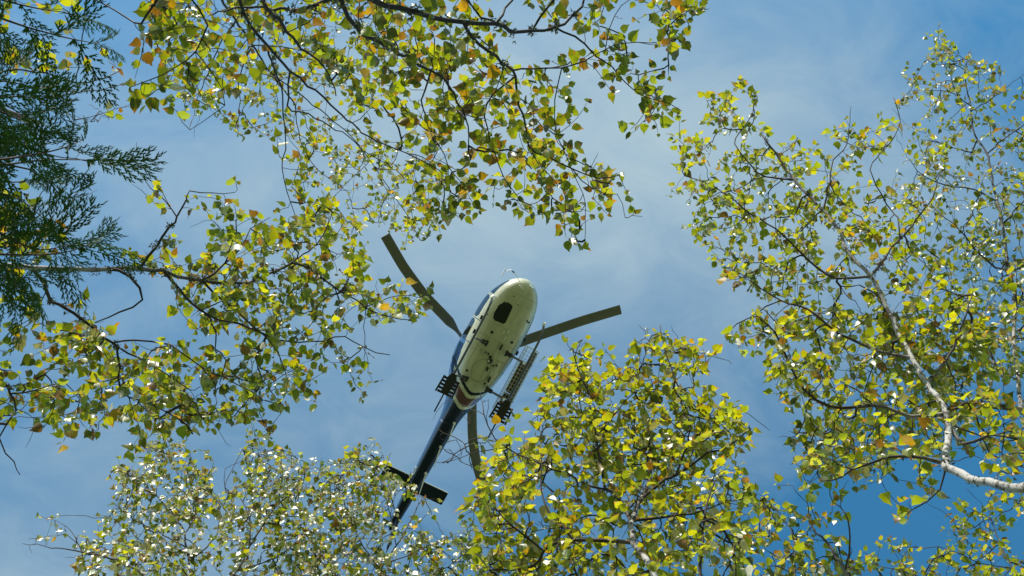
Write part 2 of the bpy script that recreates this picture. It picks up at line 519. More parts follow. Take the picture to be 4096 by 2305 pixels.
# skids
TR, SZ = 1.07, -.66
for side in (-1, 1):
    y = side * TR
    pts = [(-1.16, y * .985, SZ + .34), (-1.24, y * .99, SZ + .27), (-1.42, y, SZ + .13), (-1.65, y, SZ + .03), (-1.9, y, SZ), (-2.8, y, SZ), (-4.75, y, SZ)]
    mb = MB(); mb.tube(pts, .042, 12); sk = mb.build('skid', M['skid'], heli, smooth=True)
    mb = MB(); mb.tube([(-1.07, y * .98, SZ + .40), (-1.13, y * .983, SZ + .36), (-1.20, y * .99, SZ + .30)], [.05, .056, .05], 12); mb.build('skid_tip', M['white'], sk, smooth=True)  # front ends coloured white to carry the sun's gleam
    mb = MB(); mb.tube([(-1.5, y, SZ + .02), (-2.6, y, SZ - .045), (-4.4, y, SZ - .045)], .016, 6); mb.build('wear_strip', M['dark'], sk)
    MB().box((-5.10, y, SZ - .03), (.85, .05, .022), bevel=.005).build('spring_tail', M['dark'], sk)
    # snow pad: solid spine, slatted edges
    pad = MB()
    pz = SZ - .065
    pad.add([(-4.05, y - .10, pz), (-4.05, y + .10, pz), (-4.25, y + .17, pz), (-4.84, y + .13, pz), (-4.84, y - .13, pz), (-4.25, y - .17, pz)] +
            [(-4.05, y - .10, pz + .02), (-4.05, y + .10, pz + .02), (-4.25, y + .17, pz + .02), (-4.84, y + .13, pz + .02), (-4.84, y - .13, pz + .02), (-4.25, y - .17, pz + .02)],
            [(0, 5, 4, 3, 2, 1), (6, 7, 8, 9, 10, 11)] + [(i, (i + 1) % 6, 6 + (i + 1) % 6, 6 + i) for i in range(6)])
    pd = pad.build('snow_pad', M['black'], sk)
    for e in (-1, 1):
        for k in range(5):
            x = -4.29 - .128 * k
            MB().box((x, y + e * (.205 - .004 * k), pz + .010), (.088, .16, .018)).build('pad_slat', M['black'], pd)
        MB().box((-4.545, y + e * .30, pz + .010), (.62, .06, .018), rot=Matrix.Rotation(-e * .05, 3, 'Z')).build('pad_rail', M['black'], pd)
for s, zt_ in ((2.65, -.02), (4.10, .08)):
    pts = []
    for t in np.linspace(-1, 1, 21):
        a = abs(t)
        z = (zt_ + .12) if a < .38 else (zt_ + .12) + (SZ + .04 - zt_ - .12) * ((a - .38) / .62) ** 1.15
        pts.append((-s, t * TR, z))
    mb = MB(); mb.tube(pts, .036, 10); ct = mb.build('cross_tube', M['skid'], heli, smooth=True)
    for side in (-1, 1):
        z = zt_ - .045
        for dx in (-.055, .055):
            MB().box((-s + dx, side * .50, z), (.045, .26, .06), bevel=.01).build('saddle_bar', M['black'], ct)
        MB().box((-s, side * .40, z - .005), (.22, .07, .07), bevel=.012).build('saddle_plate', M['dark'], ct)
        mb = MB(); mb.tube([(-s, side * .985, SZ + .20), (-s, side * 1.06, SZ + .03)], .055, 10); mb.build('tube_shoe', M['alloy'], ct)

# cargo basket on the port side
bk = MB(); bx0, bx1, by0, by1, bz0, bz1 = -2.10, -4.62, 1.02, 1.46, .02, .36
for (ya, za) in ((by0, bz0), (by1, bz0), (by0, bz1), (by1, bz1)):
    bk.tube([(bx0, ya, za), (bx1, ya, za)], .017, 6)
for xa in (bx0, bx1):
    bk.tube([(xa, by0, bz0), (xa, by1, bz0), (xa, by1, bz1), (xa, by0, bz1), (xa, by0, bz0)], .017, 6)
basket = bk.build('cargo_basket', M['alloy'], heli)
k = 0
for x in np.arange(bx1 + .12, bx0 - .02, .14):
    mb = MB(); mb.tube([(x, by0, bz1), (x, by0, bz0), (x, by1, bz0), (x, by1, bz1)], .0075, 4); mb.build('basket_wire', M['wire'], basket)
for y in np.linspace(by0 + .11, by1 - .11, 3):
    mb = MB(); mb.tube([(bx0, y, bz0), (bx1, y, bz0)], .0075, 4); mb.build('basket_wire', M['wire'], basket)
for z in (bz0 + .17,):
    for y in (by0, by1):
        mb = MB(); mb.tube([(bx0, y, z), (bx1, y, z)], .0075, 4); mb.build('basket_wire', M['wire'], basket)
MB().box((-3.36, by1 - .075, bz0 + .045), (2.40, .12, .03), bevel=.008).build('side_board', M['skid'], basket)
MB().box((-3.25, 1.195, bz0 + .13), (1.25, .22, .17), bevel=.05).build('stowed_bag', M['canvas'], basket)
MB().box((-4.12, 1.20, bz0 + .10), (.44, .26, .14), bevel=.04).build('stowed_bag', M['chin'], basket)
for x in (-2.65, -4.10):
    mb = MB(); mb.tube([(x, .62, .16), (x, by0, bz0 - .03), (x, by1, bz0 - .03)], .024, 7); mb.build('basket_arm', M['skid'], basket)

# main rotor
HZ = 2.74
mb = MB()
mb.tube([(-3.45, 0, 2.2), (-3.45, 0, 2.62)], .10, 14)
mast = mb.build('rotor_mast', M['dark'], heli, smooth=False)
mb = MB(); mb.tube([(-3.45, 0, 2.60), (-3.45, 0, 2.68), (-3.45, 0, 2.80), (-3.45, 0, 2.86)], [.22, .34, .34, .12], 18); mb.build('rotor_hub', M['dark'], heli, smooth=False)
inv = heli_mat.inverted()
def on_plane(px, py, zl):
    """Where a sight line meets the rotor plane, in aircraft axes."""
    o = inv @ Vector((0, 0, CAM_Z))
    d = (inv.to_3x3() @ Vector(((px - 2048) / 4392, (py - 1152.5) / 4392, 1)))
    return o + d * ((zl - o.z) / d.z)
hub = Vector((-3.45, 0, HZ))
BL = [[(1862, 1370), (1818, 1308), (1777, 1264), (1698, 1183), (1615, 1070), (1542, 943)],
      [(2060, 1378), (2130, 1352), (2213, 1324), (2332, 1284), (2410, 1262), (2487, 1240)],
      [(1889, 1560), (1888, 1644), (1890, 1748), (1903, 1838), (1923, 1912), (1952, 1990)]]
for pl in BL:
    P = [hub] + [on_plane(x, y, HZ) for x, y in pl]
    # resample the centre line
    acc = [0]
    for a, b in zip(P, P[1:]): acc.append(acc[-1] + (b - a).length)
    tot = acc[-1]
    def at_r(r):
        r = min(max(r, 0), tot)
        i = max(1, min(len(P) - 1, int(np.searchsorted(acc, r))))
        return P[i - 1].lerp(P[i], (r - acc[i - 1]) / (acc[i] - acc[i - 1]))
    n_s = 40; cl = [at_r(tot * i / n_s) for i in range(n_s + 1)]
    for _ in range(5):
        cl = [cl[0]] + [(cl[i - 1] + cl[i] * 2 + cl[i + 1]) / 4 for i in range(1, n_s)] + [cl[-1]]
    mb = MB(); cuff = MB()
    prof = [(-.5, 0), (-.35, .5), (-.05, .62), (.25, .4), (.5, .05), (.25, -.25), (-.1, -.42), (-.38, -.36)]
    rows = 0
    for i in range(2, n_s + 1):
        r = tot * i / n_s
        t = (cl[min(i + 1, n_s)] - cl[i - 1]).normalized(); c_ = Vector((0, 0, 1)).cross(t).normalized()
        ch = .13 if r < 1.05 else (.13 + (.37 - .13) * min(1, (r - 1.05) / .45))
        th = .09 if r < 1.0 else .05
        tw = .12 * (1 - r / tot) + .02
        cone = Vector((0, 0, .010 * r * r / tot * 2))
        for a, b in prof:
            mb.v.append(tuple(cl[i] + cone + c_ * a * ch * math.cos(tw) + Vector((0, 0, b * th - a * ch * math.sin(tw)))))
        rows += 1
    n_p = len(prof)
    for i in range(rows - 1):
        for j in range(n_p):
            q = (j + 1) % n_p
            mb.f.append((i * n_p + j, i * n_p + q, (i + 1) * n_p + q, (i + 1) * n_p + j)); mb.m.append(0)
    mb.f.append(tuple(range(n_p))); mb.m.append(0)
    mb.f.append(tuple((rows - 1) * n_p + j for j in range(n_p))); mb.m.append(0)
    mb.build('rotor_blade', M['blade'], heli)

# tailplane, fins, tail rotor
def aerofoil(pts, up, name, mat, th=.09):
    """pts: list of (leading, trailing) corners along the span."""
    mb = MB(); up = Vector(up)
    pr = [(0, 0), (.04, .35), (.25, .5), (.6, .32), (1, .02), (.6, -.32), (.25, -.5), (.04, -.35)]
    for a, b in pts:
        a, b = Vector(a), Vector(b)
        for u, v in pr: mb.v.append(tuple(a.lerp(b, u) + up * v * th))
    n = len(pr)
    for i in range(len(pts) - 1):
        for j in range(n):
            q = (j + 1) % n
            mb.f.append((i * n + j, i * n + q, (i + 1) * n + q, (i + 1) * n + j)); mb.m.append(0)
    mb.f.append(tuple(range(n))); mb.m.append(0); mb.f.append(tuple((len(pts) - 1) * n + j for j in range(n))); mb.m.append(0)
    return mb.build(name, mat, heli)
TZ = 1.16
for side in (-1, 1):
    t = aerofoil([((-8.22, side * .16, TZ), (-8.72, side * .16, TZ)), ((-8.22, side * 1.27, TZ), (-8.72, side * 1.27, TZ))], (0, 0, 1), 'tailplane', M['navy'], .10)
    mb = MB(); mb.tube([(-8.222, side * .28, TZ), (-8.222, side * 1.27, TZ)], .024, 7); mb.build('leading_edge_glint', M['alloy'], t)  # sun glint along the front edge, added as a bright tube
aerofoil([((-9.45, 0, 1.25), (-10.25, 0, 1.25)), ((-10.15, 0, 2.30), (-10.65, 0, 2.30)), ((-10.28, 0, 2.45), (-10.66, 0, 2.45))], (0, 1, 0), 'upper_fin', M['blue'], .10)
aerofoil([((-9.5, 0, 1.10), (-10.2, 0, 1.15)), ((-10.35, 0, .40), (-10.78, 0, .42)), ((-10.5, 0, .30), (-10.80, 0, .30))], (0, 1, 0), 'lower_fin', M['navy'], .09)
mb = MB(); mb.tube([(-10.3, 0, .45), (-10.6, 0, .22), (-10.85, 0, .16)], .018, 6); mb.build('tail_bumper', M['dark'], heli)
mb = MB(); mb.tube([(-10.1, -.08, 1.22), (-10.1, -.40, 1.22)], .06, 10); tr = mb.build('tail_rotor_shaft', M['dark'], heli)
for dz, dx in ((.86, .35), (-.86, -.35)):
    mb = MB()
    d = Vector((dx, 0, dz)).normalized(); c_ = Vector((0, 1, 0)).cross(d)
    for r, ch in ((.05, .06), (.2, .08), (.28, .19), (.93, .19)):
        for a, b in ((-.5, 0), (-.2, .014), (.5, 0), (-.2, -.014)):
            mb.v.append(tuple(Vector((-10.1, -.38, 1.22)) + d * r + c_ * a * ch * .9 + Vector((0, b - a * ch * .35, 0))))
    for i in range(3):
        for j in range(4):
            q = (j + 1) % 4
            mb.f.append((i * 4 + j, i * 4 + q, i * 4 + 4 + q, i * 4 + 4 + j)); mb.m.append(0)
    mb.f.append((0, 1, 2, 3)); mb.f.append((12, 13, 14, 15)); mb.m += [0, 0]
    mb.build('tail_rotor_blade', M['blade'], tr)
# aerials under the boom
for s in (5.75, 6.75, 7.85):
    w, zc, h, n = section(s)
    mb = MB(); b0 = Vector((-s, .10, zc - h * .92))
    mb.tube([b0, b0 + Vector((-.02, .02, -.09))], .05, 8)
    mb.tube([b0 + Vector((-.02, .02, -.07)), b0 + Vector((-.30, .04, -.16)), b0 + Vector((-.75, .10, -.22))], [.026, .022, .016], 6)
    mb.build('whip_aerial', M['white'], heli)
# ring emblem on the starboard side of the boom
mb = MB(); s_e = 8.0; w, zc, h, n = section(s_e)
mb.tube([surf_z(s_e + .16 * math.cos(a), zc - .02 + .10 * math.sin(a), -1, .006) for a in np.linspace(0, 2 * math.pi, 21)], .012, 5, cap=False)
mb.build('boom_emblem', M['white'], heli)

# ------------------------------------------------------------------ tree materials
def leaf_material():
    m = bpy.data.materials.new('birch_leaf'); m.use_nodes = True
    nt = m.node_tree; N = nt.nodes; N.clear(); l = nt.links.new
    out = N.new('ShaderNodeOutputMaterial')
    at = N.new('ShaderNodeAttribute'); at.attribute_name = 'Col'
    geo = N.new('ShaderNodeNewGeometry')
    # blotches
    tc_ = N.new('ShaderNodeTexCoord')
    nz = N.new('ShaderNodeTexNoise'); nz.inputs['Scale'].default_value = 55; nz.inputs['Detail'].default_value = 3
    l(tc_.outputs['Object'], nz.inputs['Vector'])
    mr = N.new('ShaderNodeMapRange'); mr.inputs['From Min'].default_value = .3; mr.inputs['From Max'].default_value = .7
    mr.inputs['To Min'].default_value = .78; mr.inputs['To Max'].default_value = 1.15
    l(nz.outputs['Fac'], mr.inputs['Value'])
    col = N.new('ShaderNodeVectorMath'); col.operation = 'SCALE'
    l(at.outputs['Color'], col.inputs[0]); l(mr.outputs[0], col.inputs['Scale'])
    # the under side of the leaf is paler and duller
    pale = N.new('ShaderNodeMix'); pale.data_type = 'RGBA'; pale.inputs[0].default_value = .08
    pale.inputs[7].default_value = (.30, .29, .19, 1)
    l(col.outputs[0], pale.inputs[6])
    side = N.new('ShaderNodeMix'); side.data_type = 'RGBA'
    l(geo.outputs['Backfacing'], side.inputs[0]); l(col.outputs[0], side.inputs[6]); l(pale.outputs[2], side.inputs[7])
    dif = N.new('ShaderNodeBsdfDiffuse'); l(side.outputs[2], dif.inputs['Color'])
    tcol = N.new('ShaderNodeVectorMath'); tcol.operation = 'MULTIPLY'; tcol.inputs[1].default_value = (4.2, 3.5, .20)
    l(col.outputs[0], tcol.inputs[0])
    tsc = N.new('ShaderNodeVectorMath'); tsc.operation = 'SCALE'; l(tcol.outputs[0], tsc.inputs[0]); l(at.outputs['Alpha'], tsc.inputs['Scale'])
    tr = N.new('ShaderNodeBsdfTranslucent'); l(tsc.outputs[0], tr.inputs['Color'])
    a1 = N.new('ShaderNodeAddShader'); l(dif.outputs[0], a1.inputs[0]); l(tr.outputs[0], a1.inputs[1])
    gl = N.new('ShaderNodeBsdfGlossy'); gl.inputs['Roughness'].default_value = .36; gl.inputs['Color'].default_value = (1, .98, .92, 1)
    mx = N.new('ShaderNodeMixShader'); mx.inputs[0].default_value = .06; l(a1.outputs[0], mx.inputs[1]); l(gl.outputs[0], mx.inputs[2])
    l(mx.outputs[0], out.inputs['Surface'])
    return m
M['leaf'] = leaf_material()

def bark_material(name, thin, pale, dark, lo, hi, scale=7.0):
    """thin twigs are brown, thick stems carry pale bark with dark bands and lichen patches."""
    m = bpy.data.materials.new(name); m.use_nodes = True
    nt = m.node_tree; N = nt.nodes; l = nt.links.new; b = N['Principled BSDF']
    b.inputs['Roughness'].default_value = .75; b.inputs['Specular IOR Level'].default_value = .25
    at = N.new('ShaderNodeAttribute'); at.attribute_name = 'Rad'
    uv = N.new('ShaderNodeAttribute'); uv.attribute_name = 'Bark'
    mpn = N.new('ShaderNodeMapping'); mpn.inputs['Scale'].default_value = (1.2, 1.2, 9.0)
    l(uv.outputs['Vector'], mpn.inputs['Vector'])
    band = N.new('ShaderNodeTexNoise'); band.inputs['Scale'].default_value = 4.0; band.inputs['Detail'].default_value = 5; band.inputs['Roughness'].default_value = .65
    l(mpn.outputs[0], band.inputs['Vector'])
    tco = N.new('ShaderNodeTexCoord')
    pat = N.new('ShaderNodeTexNoise'); pat.inputs['Scale'].default_value = scale; pat.inputs['Detail'].default_value = 6; pat.inputs['Roughness'].default_value = .7
    l(tco.outputs['Object'], pat.inputs['Vector'])
    r1 = N.new('ShaderNodeMapRange'); r1.interpolation_type = 'SMOOTHSTEP'; r1.inputs['From Min'].default_value = .55; r1.inputs['From Max'].default_value = .62
    l(band.outputs['Fac'], r1.inputs['Value'])
    r2 = N.new('ShaderNodeMapRange'); r2.interpolation_type = 'SMOOTHSTEP'; r2.inputs['From Min'].default_value = .50; r2.inputs['From Max'].default_value = .60
    l(pat.outputs['Fac'], r2.inputs['Value'])
    mxm = N.new('ShaderNodeMath'); mxm.operation = 'MAXIMUM'; l(r1.outputs[0], mxm.inputs[0]); l(r2.outputs[0], mxm.inputs[1])
    c1 = N.new('ShaderNodeMix'); c1.data_type = 'RGBA'; c1.inputs[6].default_value = (*pale, 1); c1.inputs[7].default_value = (*dark, 1)
    l(mxm.outputs[0], c1.inputs[0])
    r3 = N.new('ShaderNodeMapRange'); r3.interpolation_type = 'SMOOTHSTEP'; r3.inputs['From Min'].default_value = lo; r3.inputs['From Max'].default_value = hi
    l(at.outputs['Fac'], r3.inputs['Value'])
    c2 = N.new('ShaderNodeMix'); c2.data_type = 'RGBA'; c2.inputs[6].default_value = (*thin, 1)
    l(r3.outputs[0], c2.inputs[0]); l(c1.outputs[2], c2.inputs[7])
    l(c2.outputs[2], b.inputs['Base Color'])
    bp = N.new('ShaderNodeBump'); bp.inputs['Strength'].default_value = .6; bp.inputs['Distance'].default_value = .004
    l(pat.outputs['Fac'], bp.inputs['Height']); l(bp.outputs[0], b.inputs['Normal'])
    return m
M['bark'] = bark_material('birch_bark', (.045, .033, .025), (.38, .365, .34), (.05, .045, .035), .008, .016)
M['bark_dark'] = bark_material('mossy_shaded_bark', (.028, .022, .016), (.11, .10, .075), (.035, .035, .02), .010, .022)  # moss colour, with the shade of backlit limbs painted in
M['bark_cedar'] = bark_material('cedar_bark', (.055, .035, .02), (.13, .08, .05), (.06, .04, .025), .01, .02)
M['lichen'] = principled('lichen', (.13, .14, .09), .9, noise=.4, nscale=40)
def cedar_material():
    m = principled('cedar_scale_leaf', (.045, .095, .026), .7, spec=.2, noise=.45, nscale=9)
    nt = m.node_tree; N = nt.nodes; l = nt.links.new
    tr = N.new('ShaderNodeBsdfTranslucent'); tr.inputs['Color'].default_value = (.05, .105, .015, 1)
    ad = N.new('ShaderNodeAddShader'); l(N['Principled BSDF'].outputs[0], ad.inputs[0]); l(tr.outputs[0], ad.inputs[1])
    l(ad.outputs[0], N['Material Output'].inputs['Surface'])
    return m
M['cedar'] = cedar_material()

# ------------------------------------------------------------------ leaf shapes
def leaf_mesh(seed, kind):
    """Serrated oval birch leaf on a short stalk; returns verts (unit length), faces, colours."""
    g = np.random.default_rng(seed)
    vs_ = [.0, .09, .27, .48, .68, .86, 1.07]
    ws_ = [.0, .31, .435, .43, .31, .12, .0]
    wide = g.uniform(.68, 1.12)
    fold = g.uniform(.0, .65); curl = g.uniform(-.25, .6); twist = g.uniform(-.9, .9)
    if kind == 'dry': fold = g.uniform(.5, 1.0); curl = g.uniform(.2, .7); twist = g.uniform(-1, 1)
    V = [(-.006, -.26, .035), (.006, -.26, .035)]
    bite = g.integers(0, 12)
    mid, lft, rgt = [], [], []
    def bend(x, y):
        z = fold * abs(x) - curl * y * y + .03 * math.sin(9 * y + 4 * x) * abs(x) * 4
        a = twist * (y - .3)
        return (x * math.cos(a) - z * math.sin(a) * .5, y * (1 - .12 * abs(curl)), z * math.cos(a) + x * math.sin(a))
    for i, (y, w) in enumerate(zip(vs_, ws_)):
        mid.append(len(V)); V.append(bend(0, y))
        if 0 < i < 6:
            for sgn, lst in ((-1, lft), (1, rgt)):
                k = g.uniform(.78, 1.10) * wide
                if kind == 'eaten' and (i * 2 + (sgn > 0)) == bite: k *= .35
                lst.append(len(V)); V.append(bend(sgn * w * k, y + g.uniform(-.035, .035) - .03))
    Fc = [(0, 1, mid[0])]
    for lst, fl in ((lft, False), (rgt, True)):
        fs = [(mid[0], mid[1], lst[0])]
        for i in range(4):
            fs.append((mid[i + 1], mid[i + 2], lst[i + 1], lst[i]))
        fs.append((mid[5], mid[6], lst[4]))
        Fc += [tuple(reversed(f)) if fl else f for f in fs]
    V = np.array(V, float); V[:, 1] += .26
    col = np.zeros((len(V), 4)); col[:, 3] = 1
    base = {'green': (.042, .058, .005), 'lime': (.075, .085, .005), 'deep': (.022, .034, .004), 'gold': (.092, .062, .007),
            'rust': (.066, .036, .010), 'dry': (.300, .225, .140), 'eaten': (.050, .064, .007), 'pale': (.56, .55, .45)}[kind]  # pale leaves: light undersides plus white sun sheen put into the colour
    col[:, 3] = {'pale': .05, 'dry': .15, 'rust': .45, 'deep': .7, 'gold': .85}.get(kind, 1.0) * g.uniform(.75, 1.1)
    base = np.array(base) * g.uniform(.82, 1.2)
    col[:, :3] = base
    spot = np.array((.085, .040, .010))
    if kind in ('gold', 'rust', 'eaten') or g.random() < .35:
        ch = g.permutation(np.arange(2, len(V)))[:g.integers(1, 6)]
        for q in ch: col[q, :3] = col[q, :3] * .25 + spot * .75
    if g.random() < .25:
        for q in (mid[5], mid[6], lft[4], rgt[4]): col[q, :3] = spot
    return V, Fc, col

KINDS = ['green'] * 14 + ['lime'] * 10 + ['deep'] * 10 + ['gold'] * 4 + ['rust'] * 5 + ['eaten'] * 6 + ['pale'] * 8 + ['dry'] * 5
KIND_OF = np.array(KINDS)
LEAF = [leaf_mesh(100 + i, k) for i, k in enumerate(KINDS)]
LEAF_ME = []
for V, Fc, col in LEAF:
    me = bpy.data.meshes.new('leaf')
    me.from_pydata([tuple(p) for p in V], [], Fc)
    me.materials.append(M['leaf'])
    a = me.attributes.new('Col', 'FLOAT_COLOR', 'POINT'); a.data.foreach_set('color', col.ravel())
    me.polygons.foreach_set('use_smooth', [True] * len(Fc))
    me.update(); LEAF_ME.append(me)
LEAF_F = []
for V, Fc, col in LEAF:
    lens = np.array([len(f) for f in Fc]); LEAF_F.append((np.concatenate([np.array(f) for f in Fc]), lens))

# ------------------------------------------------------------------ tree building
F4 = 4392.0
def P3(p):
    """(across, down, height over the viewer) from a survey of sight lines -> world point."""
    return np.array(((p[0] - 2048) / F4 * p[2], (p[1] - 1152.5) / F4 * p[2], CAM_Z + p[2]))
def proj(X):
    h = X[..., 2] - CAM_Z
    return np.stack((2048 + X[..., 0] / h * F4, 1152.5 + X[..., 1] / h * F4, h), -1)

def catmull(P, step):
    P = [np.asarray(p, float) for p in P]
    if len(P) == 2: P = [P[0], (P[0] + P[1]) / 2, P[1]]
    Q = [2 * P[0] - P[1]] + P + [2 * P[-1] - P[-2]]
    out = []
    for i in range(1, len(Q) - 2):
        n = max(2, int(np.linalg.norm(Q[i + 1] - Q[i]) / step))
        for k in range(n):
            t = k / n
            out.append(.5 * (2 * Q[i] + (Q[i + 1] - Q[i - 1]) * t + (2 * Q[i - 1] - 5 * Q[i] + 4 * Q[i + 1] - Q[i + 2]) * t * t + (3 * Q[i] - Q[i - 1] - 3 * Q[i + 1] + Q[i + 2]) * t ** 3))
    out.append(P[-1])
    return np.array(out)

def frames(P):
    T = np.gradient(P, axis=0); T /= np.linalg.norm(T, axis=1, keepdims=True) + 1e-9
    A = np.zeros_like(P); up = np.array((.3, .2, 1.)) if abs(T[0, 2]) < .9 else np.array((1., 0, 0))
    for i in range(len(P)):
        a = np.cross(T[i], up); a /= np.linalg.norm(a) + 1e-9
        A[i] = a; up = np.cross(a, T[i])
    return T, A, np.cross(A, T)

class TubeSet:
    """Many tapered tubes gathered in one mesh with bark attributes."""
    def __init__(self): self.V = []; self.L = []; self.S = []; self.T = []; self.R = []; self.B = []; self.n = 0; self.nl = 0
    def add(self, P, r, n, rough=0.0):
        P = np.asarray(P); r = np.asarray(r, float); T, A, B = frames(P)
        ang = 2 * np.pi * np.arange(n) / n
        rr = r[:, None] * (1 + rough * rng.standard_normal((len(P), n)))
        V = P[:, None] + rr[..., None] * (A[:, None] * np.cos(ang)[None, :, None] + B[:, None] * np.sin(ang)[None, :, None])
        k = len(P); i, j = np.meshgrid(np.arange(k - 1), np.arange(n), indexing='ij'); q = (j + 1) % n
        f = np.stack((i * n + j, i * n + q, (i + 1) * n + q, (i + 1) * n + j), -1).reshape(-1, 4) + self.n
        self.V.append(V.reshape(-1, 3)); self.L.append(f.ravel()); m = len(f)
        self.S.append(self.nl + 4 * np.arange(m)); self.T.append(np.full(m, 4)); self.nl += 4 * m
        caps = np.arange(n) + self.n + (k - 1) * n
        self.L.append(caps); self.S.append(np.array([self.nl])); self.T.append(np.array([n])); self.nl += n
        self.R.append(np.repeat(r, n))
        s = np.concatenate(([0], np.cumsum(np.linalg.norm(np.diff(P, axis=0), axis=1))))
        b = np.stack(np.broadcast_arrays(np.cos(ang)[None] * .12, np.sin(ang)[None] * .12, s[:, None] + self.n * .001), -1)
        self.B.append(b.reshape(-1, 3)); self.n += k * n
    def build(self, name, mat, parent):
        V = np.concatenate(self.V)
        me = mesh_np(name, V, np.concatenate(self.L), np.concatenate(self.S), np.concatenate(self.T), mat)
        a = me.attributes.new('Rad', 'FLOAT', 'POINT'); a.data.foreach_set('value', np.concatenate(self.R).astype(np.float32))
        a = me.attributes.new('Bark', 'FLOAT_VECTOR', 'POINT'); a.data.foreach_set('vector', np.concatenate(self.B).astype(np.float32).ravel())
        return link(name, me, parent)

def in_poly(pts, poly):
    x, y = pts[:, 0], pts[:, 1]; c = np.zeros(len(pts), bool); n = len(poly)
    for i in range(n):
        x0, y0 = poly[i]; x1, y1 = poly[(i + 1) % n]
        hit = ((y0 > y) != (y1 > y)) & (x < (x1 - x0) * (y - y0) / (y1 - y0 + 1e-9) + x0)
        c ^= hit
    return c

_gw = [(rng.uniform(-1, 1, 2) * f, rng.uniform(0, 6.28)) for f in (1 / 60, 1 / 60, 1 / 35, 1 / 35, 1 / 90, 1 / 90, 1 / 25)]
def clump(p):
    """Uneven density so that crowns have gaps and thick places."""
    v = sum(np.sin(p[:, 0] * k[0] + p[:, 1] * k[1] + ph) for k, ph in _gw)
    return v / len(_gw)

